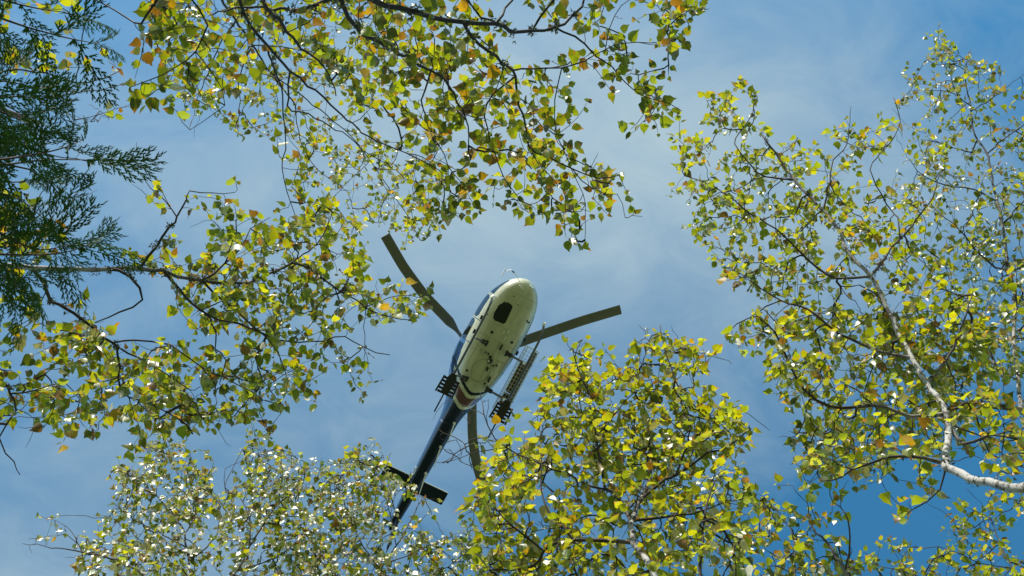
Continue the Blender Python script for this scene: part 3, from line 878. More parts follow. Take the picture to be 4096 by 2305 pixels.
LEAF_STATS = []
def birch(label, group, stems, zones, h_spread=.35, leaf=.065, bark='bark', per=(4, 7), base=None, droop=(.1, .9), flat=1.0, lichen=0, dense=1.15, mixw=None, avoid=None, h_bias=.16, face=(0, -.3, 0), name='birch_tree'):
    """stems: list of (points, r0, r1), the first is the trunk; zones: (polygon, count, leafy, clumpiness)."""
    curves = []
    for k, (pts, r0, r1) in enumerate(stems):
        if k > 0:
            # a limb leaves the stem it is nearest to: take over that stem's height and thickness
            pc = np.concatenate([c for c, _ in curves]); pr = np.concatenate([r for _, r in curves])
            pj = proj(pc[pc[:, 2] > CAM_Z + 1.5]); pr = pr[pc[:, 2] > CAM_Z + 1.5]
            dd = np.hypot(pj[:, 0] - pts[0][0], pj[:, 1] - pts[0][1]); j = int(dd.argmin())
            if dd[j] < 45:
                dh = pj[j, 2] - pts[0][2]; n_ = len(pts) - 1
                pts = [tuple(pj[j])] + [(p[0], p[1], p[2] + dh * (1 - i / n_)) for i, p in enumerate(pts) if i > 0]
                r0 = min(r0, .8 * pr[j])
        W = [P3(p) for p in pts]
        if k == 0 and base is not None:
            b = np.array((base[0], base[1], 0.0))
            W = [b, b * .55 + W[0] * .45 + np.array((.05, -.04, 0))] + W
        c = catmull(W, .07)
        s = np.linspace(0, 1, len(c))
        c[1:-1] += rng.standard_normal((len(c) - 2, 3)) * .004
        r = r0 + (r1 - r0) * s ** .8
        if k == 0 and base is not None:
            r = r * (1 + .25 * np.exp(-s * 12))
        curves.append((c, r))
    b = base if base is not None else (curves[0][0][0][0], curves[0][0][0][1])
    root = empty(name, (b[0], b[1], 0))
    tag(root, label, 'tree', group)
    off = np.array((b[0], b[1], 0.0))
    for k, (c, r) in enumerate(curves):
        ts = TubeSet(); ts.add(c - off, r, 10 if r[0] > .02 else 7, .06)
        ts.build('trunk' if k == 0 else 'branch', M[bark], root)
    wts = dict(green=.36, lime=.20, deep=.14, gold=.022, rust=.05, eaten=.10, pale=.08, dry=.03); wts.update(mixw or {})
    pw = np.array([wts[k] / KINDS.count(k) for k in KINDS]); pw = np.cumsum(pw / pw.sum())
    pick_leaf = lambda: int(min(len(KINDS) - 1, np.searchsorted(pw, rng.random())))
    # --- growth nodes
    node_p = []; node_d = []; node_main = []
    for c, r in curves:
        T = np.gradient(c, axis=0); T /= np.linalg.norm(T, axis=1, keepdims=True) + 1e-9
        keep = c[:, 2] > CAM_Z + 2.5
        node_p.append(c[keep]); node_d.append(T[keep])
    mainP = np.concatenate(node_p); mainD = np.concatenate(node_d)
    mpj = proj(mainP)
    att = []; leafy = []
    for poly, cnt, lf, cl in zones:
        cnt = int(cnt * dense * 1.15) if lf >= 1 and cnt > 20 else cnt
        poly = np.array(poly, float); lo, hi = poly.min(0), poly.max(0)
        got = []
        while len(got) < cnt:
            q = rng.uniform(lo, hi, (cnt * 4, 2)); q = q[in_poly(q, poly)]
            q = q[rng.random(len(q)) < np.clip(.5 + cl * clump(q), .04, 1)]
            if avoid is not None and len(q):
                q = q[(np.hypot(q[:, 0] - avoid[0], q[:, 1] - avoid[1]) > avoid[2]) | (rng.random(len(q)) < .22)]
            got.extend(q.tolist())
        got = np.array(got[:cnt]); bare = (rng.random(cnt) < .10) & (lf > 0)
        got = got + rng.normal(0, 1, got.shape) * np.where(bare, 62, 24)[:, None]
        d = ((got[:, None] - mpj[None, :, :2]) ** 2).sum(-1); i = d.argmin(1)
        h = mpj[i, 2] + h_bias + rng.normal(0, h_spread, cnt) + np.sqrt(d.min(1)) / F4 * mpj[i, 2] * rng.uniform(-.1, .35, cnt)
        att.append(np.array([P3((x, y, hh)) for (x, y), hh in zip(got, h)])); leafy += np.where(bare, 0, lf).tolist()
    att = np.concatenate(att); leafy = np.array(leafy)
    dm = np.array([np.linalg.norm(mainP - a, axis=1).min() for a in att])
    order = np.argsort(dm + rng.normal(0, .05, len(dm)))
    cap = len(mainP) + len(att) * 40
    NP = np.zeros((cap, 3)); ND = np.zeros((cap, 3)); NB = np.full(cap, -1); NI = np.zeros(cap, int)
    nn = len(mainP); NP[:nn] = mainP; ND[:nn] = mainD
    NPEN = np.zeros(cap)
    branches = []
    for ai in order:
        a = att[ai]
        v = a - NP[:nn]; d = np.linalg.norm(v, axis=1) + 1e-6
        cosv = (v * ND[:nn]).sum(1) / d
        cost = d * (1.25 - .35 * cosv) + NPEN[:nn]
        j = int(cost.argmin()); p = NP[j]; L_len = d[j]
        if L_len < .02: continue
        n = max(3, int(L_len / .05))
        t0 = ND[j] * .6 + v[j] / L_len * .6; t0 = t0 / np.linalg.norm(t0) * L_len * .9
        t1 = v[j] / L_len + np.array((0, 0, -.25)) * rng.uniform(0, 1) + rng.normal(0, .25, 3); t1 *= L_len * .7
        t = np.linspace(0, 1, n + 1)[:, None]
        c = (2*t**3-3*t**2+1)*p + (t**3-2*t**2+t)*t0 + (-2*t**3+3*t**2)*a + (t**3-t**2)*t1
        c[1:-1] += rng.normal(0, .006, (n - 1, 3))
        bi = len(branches)
        branches.append([c, NB[j], NI[j], 1.0, leafy[ai]])
        T = np.gradient(c, axis=0); T /= np.linalg.norm(T, axis=1, keepdims=True) + 1e-9
        m = len(c) - 1
        NP[nn:nn + m] = c[1:]; ND[nn:nn + m] = T[1:]; NB[nn:nn + m] = bi; NI[nn:nn + m] = np.arange(1, m + 1); NPEN[nn:nn + m] = .015
        nn += m
    # thickness: tips carried by each branch
    load = [np.zeros(len(b[0])) for b in branches]
    for bi in range(len(branches) - 1, -1, -1):
        b = branches[bi]; load[bi] += 1.0
        if b[1] >= 0: load[b[1]][:b[2] + 1] += load[bi][0]
    tw = TubeSet(); leaves = []
    for bi, b in enumerate(branches):
        c = b[0]; r = .0016 * load[bi] ** .42
        r[-1] *= .6
        tw.add(c - off, r, 4 if r[0] < .004 else 5, .05)
        T = np.gradient(c, axis=0); T /= np.linalg.norm(T, axis=1, keepdims=True) + 1e-9
        if b[4] <= 0: continue
        k = int(round(rng.integers(per[0], per[1] + 1) * b[4]))
        s = np.concatenate(([0], np.cumsum(np.linalg.norm(np.diff(c, axis=0), axis=1))))
        az = rng.uniform(0, 6.28)
        for q in range(k):
            back = q * rng.uniform(.028, .05)
            x = s[-1] - back
            if x < 0: break
            i = min(len(c) - 1, int(np.searchsorted(s, x)))
            pos = c[i]; t = T[i]
            az += 2.4 + rng.normal(0, .5)
            hor = np.cross(t, (0, 0, 1.0)); hor /= np.linalg.norm(hor) + 1e-6; ver = np.cross(hor, t)
            sd = hor * math.cos(az) + ver * math.sin(az) * .6
            ax = sd * (.9 if q else .2) + t * rng.uniform(.3, .8) + np.array((0, 0, -rng.uniform(*droop)))
            ax /= np.linalg.norm(ax)
            nrm = np.array((0, 0, flat)) + np.array(face) + rng.normal(0, .55, 3)
            nrm -= ax * nrm.dot(ax); nrm /= np.linalg.norm(nrm) + 1e-6
            sz = .87 * leaf * np.clip(rng.normal(1, .27), .4, 1.55) * (.85 if q == 0 else 1)
            leaves.append((pos, ax, nrm, sz, pick_leaf()))
    o = tw.build('twig_growth', M[bark], root); o['kind'] = 'stuff'
    # --- leaves: the three hundred that show largest are parts, the others one mass
    pos = np.array([q[0] for q in leaves]); pj = proj(pos)
    size = np.array([q[3] for q in leaves]) / pj[:, 2] * F4
    out = (pj[:, 0] < -20) | (pj[:, 0] > 4116) | (pj[:, 1] < -20) | (pj[:, 1] > 2325)
    rank = np.argsort(-(size - out * 1000)); pick = set(rank[:300].tolist())
    Vs, Ls, Ts, Cs = [], [], [], []; nv = 0
    for i, (p, ax, nr, sz, k) in enumerate(leaves):
        x = np.cross(ax, nr)
        B_ = np.stack((x, ax, nr), 1) * sz
        if i in pick and not out[i]:
            mm = Matrix(((B_[0, 0], B_[0, 1], B_[0, 2], p[0] - off[0]), (B_[1, 0], B_[1, 1], B_[1, 2], p[1] - off[1]), (B_[2, 0], B_[2, 1], B_[2, 2], p[2]), (0, 0, 0, 1)))
            lo_ = link('leaf', LEAF_ME[k], root); lo_.matrix_local = mm
        else:
            V = LEAF[k][0] @ B_.T + (p - off); f, ln = LEAF_F[k]
            Vs.append(V); Ls.append(f + nv); Ts.append(ln); Cs.append(LEAF[k][2]); nv += len(V)
    if Vs:
        T_ = np.concatenate(Ts); S_ = np.concatenate(([0], np.cumsum(T_)[:-1]))
        me = mesh_np('foliage', np.concatenate(Vs), np.concatenate(Ls), S_, T_, M['leaf'])
        a = me.attributes.new('Col', 'FLOAT_COLOR', 'POINT'); a.data.foreach_set('color', np.concatenate(Cs).astype(np.float32).ravel())
        link('foliage', me, root)['kind'] = 'stuff'
    # --- lichen tufts on the stems
    if lichen:
        Vs = []; Fs = []
        allc = np.concatenate([c[::2] for c, r in curves]); allr = np.concatenate([r[::2] for c, r in curves])
        ok = np.where((allc[:, 2] > CAM_Z + 3.0) & (allr > .006))[0]
        for q in rng.choice(ok, lichen):
            cc = allc[q] - off + rng.normal(0, .03, 3) * .4; rr = allr[q]
            for _ in range(rng.integers(3, 8)):
                d = rng.normal(0, 1, 3); d /= np.linalg.norm(d)
                p0 = cc + d * rr * .9; e = rng.normal(0, 1, 3); e = np.cross(d, e); e /= np.linalg.norm(e) + 1e-6
                ln = rng.uniform(.006, .020); k = len(Vs)
                Vs += [p0 - e * ln * .4, p0 + e * ln * .4, p0 + d * ln + e * ln * rng.uniform(-.8, .8)]; Fs.append((k, k + 1, k + 2))
        mb = MB(); mb.v = [tuple(p) for p in Vs]; mb.f = Fs; mb.m = [0] * len(Fs)
        mb.build('lichen', M['lichen'], root, recalc=False)['kind'] = 'stuff'
    LEAF_STATS.append((label, len(leaves), len(branches)))
    return root

def hh(pts, h0, h1):
    """Give a list of (across, down) points heights running from h0 to h1."""
    n = len(pts)
    return [(x, y, h0 + (h1 - h0) * i / max(1, n - 1)) for i, (x, y) in enumerate(pts)]

G = 'birches around the clearing'
# right: trunk comes in over the right edge, bends and climbs to the upper left
birch('birch with bent white trunk and broad bright lime crown', G, [
    (hh([(4300, 2010), (4096, 1956), (3980, 1939), (3880, 1914), (3785, 1870), (3781, 1823), (3793, 1748), (3789, 1665), (3756, 1600), (3706, 1532), (3648, 1432), (3606, 1358), (3556, 1250), (3483, 1105), (3396, 1019), (3360, 932), (3310, 860), (3230, 780), (3179, 722), (3121, 635), (3049, 541)], 4.7, 9.2), .048, .008),
    (hh([(3179, 722), (3063, 707), (3005, 664), (2948, 592), (2940, 555), (2995, 483), (3030, 390)], 8.8, 9.4), .014, .003),
    (hh([(3490, 1108), (3541, 1033), (3585, 968), (3650, 903), (3730, 787), (3760, 700)], 7.6, 8.6), .022, .004),
    (hh([(3592, 960), (3592, 874), (3563, 845), (3490, 715), (3490, 650), (3563, 570), (3600, 490), (3575, 390)], 7.9, 9.0), .013, .003),
    (hh([(3300, 850), (3317, 729), (3331, 642), (3389, 577), (3404, 425)], 8.4, 9.0), .010, .002),
    (hh([(3483, 1115), (3346, 1113), (3237, 1048), (3107, 917), (2998, 852), (2868, 751), (2740, 705)], 7.6, 8.6), .016, .003),
    (hh([(3785, 1657), (3648, 1665), (3498, 1623), (3374, 1632), (3266, 1599), (3207, 1549), (3174, 1474), (3074, 1299), (2990, 1270), (2900, 1345)], 5.9, 6.8), .024, .003),
    (hh([(3760, 1835), (3623, 1823), (3480, 1850), (3365, 1910), (3290, 1925)], 5.6, 6.0), .012, .003),
    (hh([(3640, 1430), (3500, 1400), (3350, 1330), (3230, 1240), (3120, 1200), (2980, 1110)], 6.9, 7.6), .016, .003),
    (hh([(3700, 1525), (3800, 1420), (3850, 1300), (3890, 1180)], 6.6, 7.4), .016, .004),
    (hh([(3785, 1680), (3850, 1780), (3960, 1740), (4080, 1760)], 5.8, 5.7), .014, .004),
    (hh([(3790, 1880), (3760, 1960), (3650, 2040), (3590, 2080)], 5.4, 5.5), .006, .002),
], [
    ([(2690, 480), (2800, 370), (3000, 330), (3060, 480), (3150, 600), (3300, 560), (3380, 400), (3420, 520), (3560, 440), (3620, 700), (3700, 900), (3500, 1000), (3300, 900), (3000, 900), (2830, 800), (2690, 790)], 92, 1, .5),
    ([(2690, 740), (3000, 800), (3300, 800), (3500, 900), (3800, 1000), (3900, 1250), (3800, 1500), (3400, 1400), (3100, 1330), (2960, 1150), (2780, 980)], 190, 1, .5),
    ([(3000, 1280), (3300, 1250), (3700, 1300), (3950, 1300), (4000, 1650), (3850, 1750), (3500, 1790), (3200, 1720), (3060, 1480)], 230, 1, .45),
    ([(3130, 1680), (3400, 1700), (3800, 1780), (3700, 1860), (3500, 1900), (3270, 1950), (3140, 1820)], 55, 1, .4),
    ([(2860, 1350), (2960, 1250), (3060, 1320), (2980, 1420)], 7, 1, 0),
    ([(3850, 1650), (4200, 1650), (4250, 1900), (4000, 1900)], 32, 1, .3),
    ([(3560, 1990), (3740, 1930), (3800, 1990), (3640, 2100), (3570, 2110)], 6, 1, 0),
], per=(5, 10), dense=1.95, h_bias=.38, mixw=dict(pale=.11, lime=.36, deep=.10, gold=.025, rust=.04), face=(0, -.7, 0), h_spread=.30, leaf=.066, base=(2.75, 1.35), droop=(.1, 1.0), flat=.9, lichen=420)

birch('slender birch with sparse leafy tip beside the bent birch, silvery leaves', G, [
    (hh([(4330, 1900), (4110, 1680), (4072, 1515), (4055, 1349), (4063, 1183), (4030, 1060), (4005, 874), (3976, 751), (3947, 613), (3896, 527), (3882, 425), (3860, 295), (3880, 200)], 7.4, 11.6), .05, .004),
    (hh([(3950, 620), (4010, 560), (4096, 500), (4200, 420)], 10.2, 10.6), .014, .004),
    (hh([(3880, 430), (3800, 370), (3700, 360), (3640, 365)], 11, 11.3), .008, .002),
    (hh([(3885, 440), (3960, 400), (4050, 330), (4110, 290)], 11, 11.3), .008, .002),
    (hh([(3990, 800), (3900, 760), (3780, 740), (3690, 700), (3640, 640)], 9.8, 10.3), .010, .003),
    (hh([(4010, 900), (4080, 820), (4200, 700)], 9.5, 10), .014, .004),
    (hh([(4040, 1090), (3950, 1050), (3820, 900), (3740, 850)], 9, 9.8), .014, .003),
    (hh([(4250, 1690), (4096, 1640), (3990, 1625), (3880, 1610), (3820, 1640)], 7.2, 7.4), .03, .012),
    (hh([(4180, 1680), (3980, 1620), (3950, 1560), (3985, 1480), (3940, 1380)], 7.3, 8.2), .03, .01),
], [
    ([(3600, 470), (3560, 330), (3720, 240), (3760, 140), (3900, 190), (4000, 330), (4250, 350), (4300, 600), (4000, 560), (3950, 480), (3800, 560)], 85, 1, .5),
    ([(3560, 640), (3700, 520), (3960, 560), (4250, 560), (4300, 1100), (3980, 1120), (3750, 950), (3620, 830)], 170, 1, .5),
    ([(3800, 1000), (4300, 1050), (4300, 1600), (4050, 1560), (3900, 1500)], 115, 1, .4),
], h_spread=.4, leaf=.064, dense=1.9, mixw=dict(pale=.28, dry=.06), face=(.1, -.6, -.5), base=(4.25, 1.9), per=(5, 8), droop=(.2, 1.2), flat=.6, lichen=60)

birch('small birch top with thin twigs below the bent white trunk', G, [
    (hh([(4300, 2700), (4150, 2450), (4060, 2290), (4000, 2180), (3960, 2060)], 7.6, 9.2), .035, .004),
    (hh([(4040, 2270), (3920, 2250), (3800, 2200), (3720, 2190)], 8.4, 8.8), .010, .003),
    (hh([(4120, 2400), (4150, 2250), (4130, 2100), (4100, 2000)], 8.1, 9.1), .014, .003),
    (hh([(4150, 2450), (3950, 2400), (3760, 2330), (3620, 2290), (3500, 2260)], 7.9, 8.6), .014, .003),
], [
    ([(3790, 2020), (3900, 1980), (4300, 1930), (4300, 2450), (3900, 2450), (3680, 2240), (3780, 2170)], 135, 1, .45),
    ([(3420, 2240), (3560, 2140), (3680, 2230), (3900, 2450), (3400, 2450)], 62, 1, .4),
], dense=1.8, h_spread=.3, leaf=.058, base=(4.4, 3.1), lichen=20)

birch('thin young birch with several slim stems beside the dense lime crown', G, [
    (hh([(3350, 2700), (3230, 2440), (3180, 2290), (3180, 2180), (3150, 2090), (3060, 1990)], 6.4, 7.8), .025, .003),
    (hh([(3500, 2600), (3400, 2330), (3330, 2200), (3250, 2110), (3230, 1990)], 6.5, 7.8), .018, .003),
    (hh([(3385, 2300), (3400, 2150), (3380, 2050), (3320, 1980), (3330, 1850)], 6.9, 7.8), .008, .002),
], [
    ([(2950, 2010), (3080, 1940), (3200, 2080), (3320, 2050), (3420, 2200), (3560, 2450), (2960, 2450), (2900, 2150)], 120, 1, .4),
    ([(3200, 2100), (3230, 1990), (3330, 1860), (3420, 2060), (3400, 2200)], 12, 1, 0),
], dense=1.4, h_spread=.25, leaf=.062, base=(2.6, 2.9))

birch('birch with dense bright lime crown beside the cargo basket', G, [
    (hh([(2900, 2800), (2700, 2450), (2623, 2305), (2582, 2236), (2533, 2166), (2526, 2083), (2555, 2010), (2582, 1960), (2600, 1890), (2600, 1800)], 4.4, 6.5), .046, .010),
    (hh([(2570, 1990), (2658, 1917), (2748, 1875), (2831, 1813), (2928, 1778), (2998, 1716)], 5.7, 6.1), .022, .004),
    (hh([(2700, 1895), (2748, 1778), (2762, 1716), (2727, 1633), (2720, 1563), (2679, 1473), (2651, 1370), (2640, 1300)], 5.9, 6.9), .016, .003),
    (hh([(2530, 2090), (2480, 2010), (2422, 1952), (2395, 1855), (2381, 1751), (2360, 1647), (2350, 1560), (2300, 1430), (2330, 1360)], 5.4, 6.8), .022, .003),
    (hh([(2425, 1955), (2340, 1930), (2263, 1896), (2152, 1848), (2027, 1792), (1951, 1702), (1930, 1612)], 5.6, 6.5), .016, .003),
    (hh([(2030, 1795), (1950, 1800), (1880, 1815), (1800, 1850), (1745, 1850)], 6.2, 6.6), .006, .0015),
    (hh([(1930, 1640), (1890, 1640), (1850, 1620), (1790, 1600)], 6.5, 6.8), .005, .0015),
    (hh([(2520, 2170), (2360, 2160), (2235, 2166), (2180, 2208), (2138, 2263), (2062, 2281), (1960, 2280)], 5.1, 5.5), .018, .004),
    (hh([(2290, 2118), (2200, 2049), (2166, 1965), (2170, 1860), (2160, 1760)], 5.3, 5.9), .009, .002),
    (hh([(2840, 2600), (2797, 2305), (2810, 2166), (2831, 1993), (2870, 1900)], 4.7, 5.6), .011, .003),
    (hh([(2520, 2080), (2640, 2070), (2760, 2060), (2900, 2010)], 5.3, 5.6), .010, .003),
    (hh([(2380, 1750), (2470, 1640), (2560, 1540), (2570, 1460)], 6.2, 6.7), .008, .002),
    (hh([(2180, 2208), (2060, 2110), (1980, 2030), (1900, 1990)], 5.3, 5.6), .006, .002),
], [
    ([(2150, 1620), (2260, 1490), (2450, 1480), (2700, 1480), (2810, 1600), (2860, 1780), (2700, 1900), (2300, 1900), (2080, 1830)], 215, 1, .3),
    ([(2000, 1830), (2300, 1850), (2850, 1800), (2980, 1960), (2960, 2400), (2500, 2450), (2120, 2400), (2060, 2100)], 285, 1, .3),
    ([(2150, 1600), (2200, 1420), (2350, 1360), (2480, 1430), (2640, 1320), (2790, 1380), (2840, 1560), (2700, 1500), (2400, 1500)], 40, 1, .3),
    ([(2830, 1560), (2990, 1640), (2960, 1900), (2850, 1800)], 26, 1, .2),
    ([(1930, 1760), (2080, 1700), (2130, 1900), (2060, 2050), (1890, 2040)], 34, 1, .3),
    ([(1890, 2050), (2100, 2060), (2140, 2280), (2100, 2450), (1880, 2450), (1950, 2200)], 48, 1, .3),
    ([(1700, 1600), (1950, 1560), (1960, 1880), (1750, 1880), (1720, 1780)], 26, 0, 0),
    ([(2560, 1290), (2680, 1270), (2720, 1400), (2600, 1420)], 5, 0, 0),
], per=(5, 9), dense=2.15, mixw=dict(pale=.09, lime=.46, green=.32, deep=.06, gold=.025, rust=.03), face=(0, -.8, 0), h_spread=.22, leaf=.059, base=(.85, 1.9), droop=(.0, .8), flat=1.1, lichen=90)

birch('silvery leaved birch with one long low bare twig, farthest from the helicopter tail', G, [
    (hh([(900, 2900), (800, 2480), (762, 2305), (750, 2200), (730, 2116), (690, 2060), (627, 1983), (560, 1950), (520, 1880)], 7.8, 10.0), .04, .004),
    (hh([(690, 2500), (575, 2305), (442, 2234), (330, 2212), (250, 2195), (180, 2185), (90, 2175)], 8.4, 9.2), .016, .002),
    (hh([(735, 2130), (780, 2060), (760, 1960), (700, 1880), (670, 1780), (650, 1730)], 9.2, 10.3), .012, .003),
    (hh([(750, 2210), (640, 2130), (540, 2080), (450, 2010)], 9, 9.6), .010, .003),
    (hh([(330, 2210), (300, 2150), (270, 2110), (220, 2080)], 8.9, 9.2), .004, .0015),
    (hh([(755, 2240), (860, 2150), (880, 2040), (830, 1950), (800, 1880)], 9, 10), .012, .003),
], [
    ([(440, 2010), (450, 1860), (560, 1830), (640, 1740), (730, 1790), (850, 1900), (880, 2030), (760, 2100), (560, 2080)], 150, 1, .5),
    ([(290, 2250), (380, 2080), (560, 2050), (850, 2050), (900, 2450), (420, 2450)], 190, 1, .4),
    ([(170, 2080), (330, 2080), (340, 2180), (230, 2170)], 7, 1, 0),
    ([(70, 2150), (220, 2120), (300, 2190), (120, 2210)], 8, 0, 0),
], h_spread=.4, leaf=.060, dense=1.75, mixw=dict(pale=.40, lime=.22, green=.20, deep=.16, dry=.04, rust=.03, gold=.03), face=(0, -.75, -.55), base=(-2.6, 4.5), droop=(.3, 1.4), flat=.35, per=(5, 9))

birch('forked birch with small silvery leaves between two other silvery birches', G, [
    (hh([(760, 2900), (880, 2460), (937, 2305), (1000, 2190), (1070, 2072), (1120, 2010), (1180, 1954), (1220, 1880)], 7.8, 10.1), .04, .004),
    (hh([(990, 2200), (1000, 2080), (960, 1990), (900, 1960), (930, 1880), (970, 1800)], 8.9, 10.2), .014, .003),
    (hh([(1080, 2065), (1090, 1960), (1060, 1880), (1040, 1800)], 9.5, 10.2), .009, .002),
    (hh([(950, 2280), (1060, 2250), (1160, 2190), (1230, 2120)], 8.6, 9.3), .010, .003),
    (hh([(900, 1965), (900, 1880), (960, 1850), (990, 1840)], 9.6, 10), .004, .0015),
], [
    ([(880, 2010), (960, 1960), (980, 1800), (1040, 1840), (1130, 1800), (1240, 1840), (1230, 2030), (1060, 2080), (900, 2090)], 125, 1, .5),
    ([(860, 2060), (1230, 2020), (1290, 2200), (1300, 2450), (850, 2450)], 170, 1, .4),
    ([(950, 1740), (1060, 1720), (1100, 1830), (980, 1830)], 10, 1, 0),
    ([(1230, 1830), (1300, 1860), (1260, 1960)], 4, 1, 0),
], h_spread=.4, leaf=.060, dense=1.75, mixw=dict(pale=.40, lime=.22, green=.20, deep=.16, dry=.04, rust=.03, gold=.03), face=(0, -.75, -.55), base=(-2.4, 4.3), droop=(.3, 1.4), flat=.35, per=(5, 9))

birch('tall birch with small silvery leaves reaching in front of the tail rotor', G, [
    (hh([(1400, 2900), (1480, 2440), (1512, 2305), (1560, 2220), (1620, 2130), (1660, 2050), (1690, 1990)], 7.8, 9.8), .032, .004),
    (hh([(1530, 2280), (1450, 2180), (1400, 2080), (1370, 1980), (1380, 1880)], 8.5, 9.9), .014, .003),
    (hh([(1580, 2190), (1560, 2060), (1540, 1970), (1500, 1880), (1480, 1820)], 9, 10), .011, .002),
    (hh([(1540, 2260), (1660, 2210), (1760, 2170), (1800, 2150)], 8.6, 9.2), .010, .003),
    (hh([(1500, 2330), (1680, 2300), (1820, 2250), (1880, 2160)], 8.2, 8.8), .010, .003),
    (hh([(1600, 2060), (1580, 1960), (1555, 1900), (1520, 1870)], 9.4, 9.9), .005, .0015),
    (hh([(1480, 2420), (1380, 2340), (1300, 2260), (1240, 2200)], 8, 8.8), .012, .003),
], [
    ([(1260, 2060), (1290, 1900), (1400, 1820), (1500, 1820), (1550, 1860), (1580, 1920), (1570, 2020), (1540, 2080), (1400, 2090)], 140, 1, .5),
    ([(1560, 1900), (1640, 1900), (1660, 2060), (1560, 2120)], 14, 1, 0),
    ([(1240, 2060), (1420, 2060), (1640, 2040), (1700, 2120), (1780, 2160), (1820, 2300), (1800, 2450), (1250, 2450)], 225, 1, .35),
    ([(1740, 2200), (1860, 2110), (1940, 2170), (1960, 2450), (1780, 2450)], 48, 1, .2),
    ([(1640, 2030), (1720, 2040), (1740, 2110), (1660, 2090)], 5, 1, 0),
], h_spread=.4, leaf=.060, avoid=(1585, 2090, 95), dense=1.75, mixw=dict(pale=.40, lime=.22, green=.20, deep=.16, dry=.04, rust=.03, gold=.03), face=(0, -.75, -.55), base=(-1.3, 4.3), droop=(.3, 1.4), flat=.35, per=(5, 9))

birch('birch whose pale lichen spotted trunk reaches in beside the dark conifer', G, [
    (hh([(-500, 1010), (-200, 1035), (0, 1061), (124, 1073), (310, 1079), (435, 1079), (559, 1073), (652, 1086), (714, 1104), (807, 1123), (900, 1132), (994, 1132), (1056, 1104), (1137, 1067), (1192, 1055), (1273, 1104), (1366, 1166), (1460, 1228), (1560, 1270), (1640, 1280)], 5.2, 7.8), .055, .003),
    (hh([(1137, 1067), (1190, 1030), (1236, 1005), (1292, 943), (1330, 850)], 6.8, 7.3), .010, .003),
    (hh([(655, 1086), (720, 1160), (770, 1216), (838, 1260), (919, 1290), (990, 1310), (1056, 1346), (1155, 1368), (1292, 1365), (1379, 1346), (1450, 1390), (1560, 1420)], 6.0, 7.3), .026, .003),
    (hh([(838, 1262), (845, 1300), (863, 1340), (863, 1396), (900, 1440), (880, 1530)], 6.2, 6.5), .011, .003),
    (hh([(135, 1075), (168, 1123), (205, 1204), (267, 1235), (329, 1278), (422, 1353), (466, 1390), (475, 1471), (478, 1545), (520, 1590), (620, 1620), (720, 1680)], 5.4, 6.3), .032, .004),
    (hh([(435, 1356), (540, 1359), (683, 1384), (807, 1471), (900, 1510), (1050, 1600)], 5.8, 6.5), .010, .003),
    (hh([(470, 1400), (559, 1434), (652, 1489), (760, 1560)], 5.9, 6.3), .009, .003),
    (hh([(546, 1079), (621, 986), (683, 912), (708, 868), (745, 800), (755, 770), (850, 775), (940, 770)], 5.8, 6.3), .009, .002),
    (hh([(705, 870), (660, 800), (600, 750), (550, 690), (490, 670)], 6.0, 6.3), .004, .0015),
    (hh([(810, 1125), (900, 1060), (960, 1000), (1000, 920), (1080, 870)], 6.2, 6.9), .008, .002),
    (hh([(810, 1125), (900, 1210), (1000, 1290), (1120, 1420), (1150, 1520)], 6.2, 6.9), .009, .002),
    (hh([(435, 1085), (520, 1110), (570, 1200), (480, 1250), (380, 1290)], 5.6, 5.9), .010, .003),
    (hh([(-200, 1480), (0, 1527), (37, 1576), (60, 1640), (0, 1760), (60, 1850), (80, 1900)], 5.4, 5.8), .010, .002),
    (hh([(37, 1576), (140, 1560), (260, 1530), (320, 1600)], 5.6, 5.9), .006, .002),
    (hh([(1460, 1228), (1560, 1190), (1640, 1180), (1710, 1200)], 7.3, 7.6), .004, .0015),
], [
    ([(150, 1330), (330, 1290), (480, 1380), (700, 1370), (900, 1450), (1000, 1560), (850, 1660), (600, 1700), (330, 1720), (100, 1600)], 150, 1, .45),
    ([(650, 1090), (900, 1080), (1150, 1050), (1380, 1150), (1420, 1300), (1250, 1400), (1000, 1380), (800, 1320)], 110, 1, .45),
    ([(800, 980), (950, 870), (1080, 880), (1300, 830), (1480, 900), (1480, 1080), (1300, 1100), (1000, 1060), (820, 1080)], 88, 1, .45),
    ([(1350, 1120), (1590, 1130), (1740, 1180), (1710, 1290), (1540, 1310), (1400, 1280)], 36, 1, .3),
    ([(1000, 1380), (1300, 1360), (1500, 1400), (1500, 1580), (1350, 1560), (1150, 1600), (1110, 1720), (980, 1700), (960, 1520)], 50, 1, .4),
    ([(360, 1000), (480, 930), (700, 970), (820, 1020), (700, 1090), (450, 1050)], 14, 1, .2),
    ([(480, 660), (620, 740), (700, 860), (640, 880), (540, 760)], 5, .8, 0),
    ([(750, 740), (960, 760), (900, 900), (780, 920)], 9, .8, 0),
    ([(0, 1130), (200, 1180), (400, 1240), (420, 1350), (200, 1330), (0, 1300)], 16, 1, .2),
    ([(-300, 1300), (80, 1300), (150, 1450), (250, 1650), (100, 1700), (-300, 1750)], 62, 1, .3),
    ([(150, 1650), (300, 1700), (300, 1790), (180, 1770)], 6, 1, 0),
    ([(400, 1620), (1000, 1600), (1100, 1700), (700, 1760), (420, 1720)], 34, 1, .3),
], h_spread=.3, leaf=.064, dense=1.4, mixw=dict(pale=.10, deep=.2, green=.34), base=(-3.4, -.2), droop=(.0, .9), flat=1.0, lichen=600)

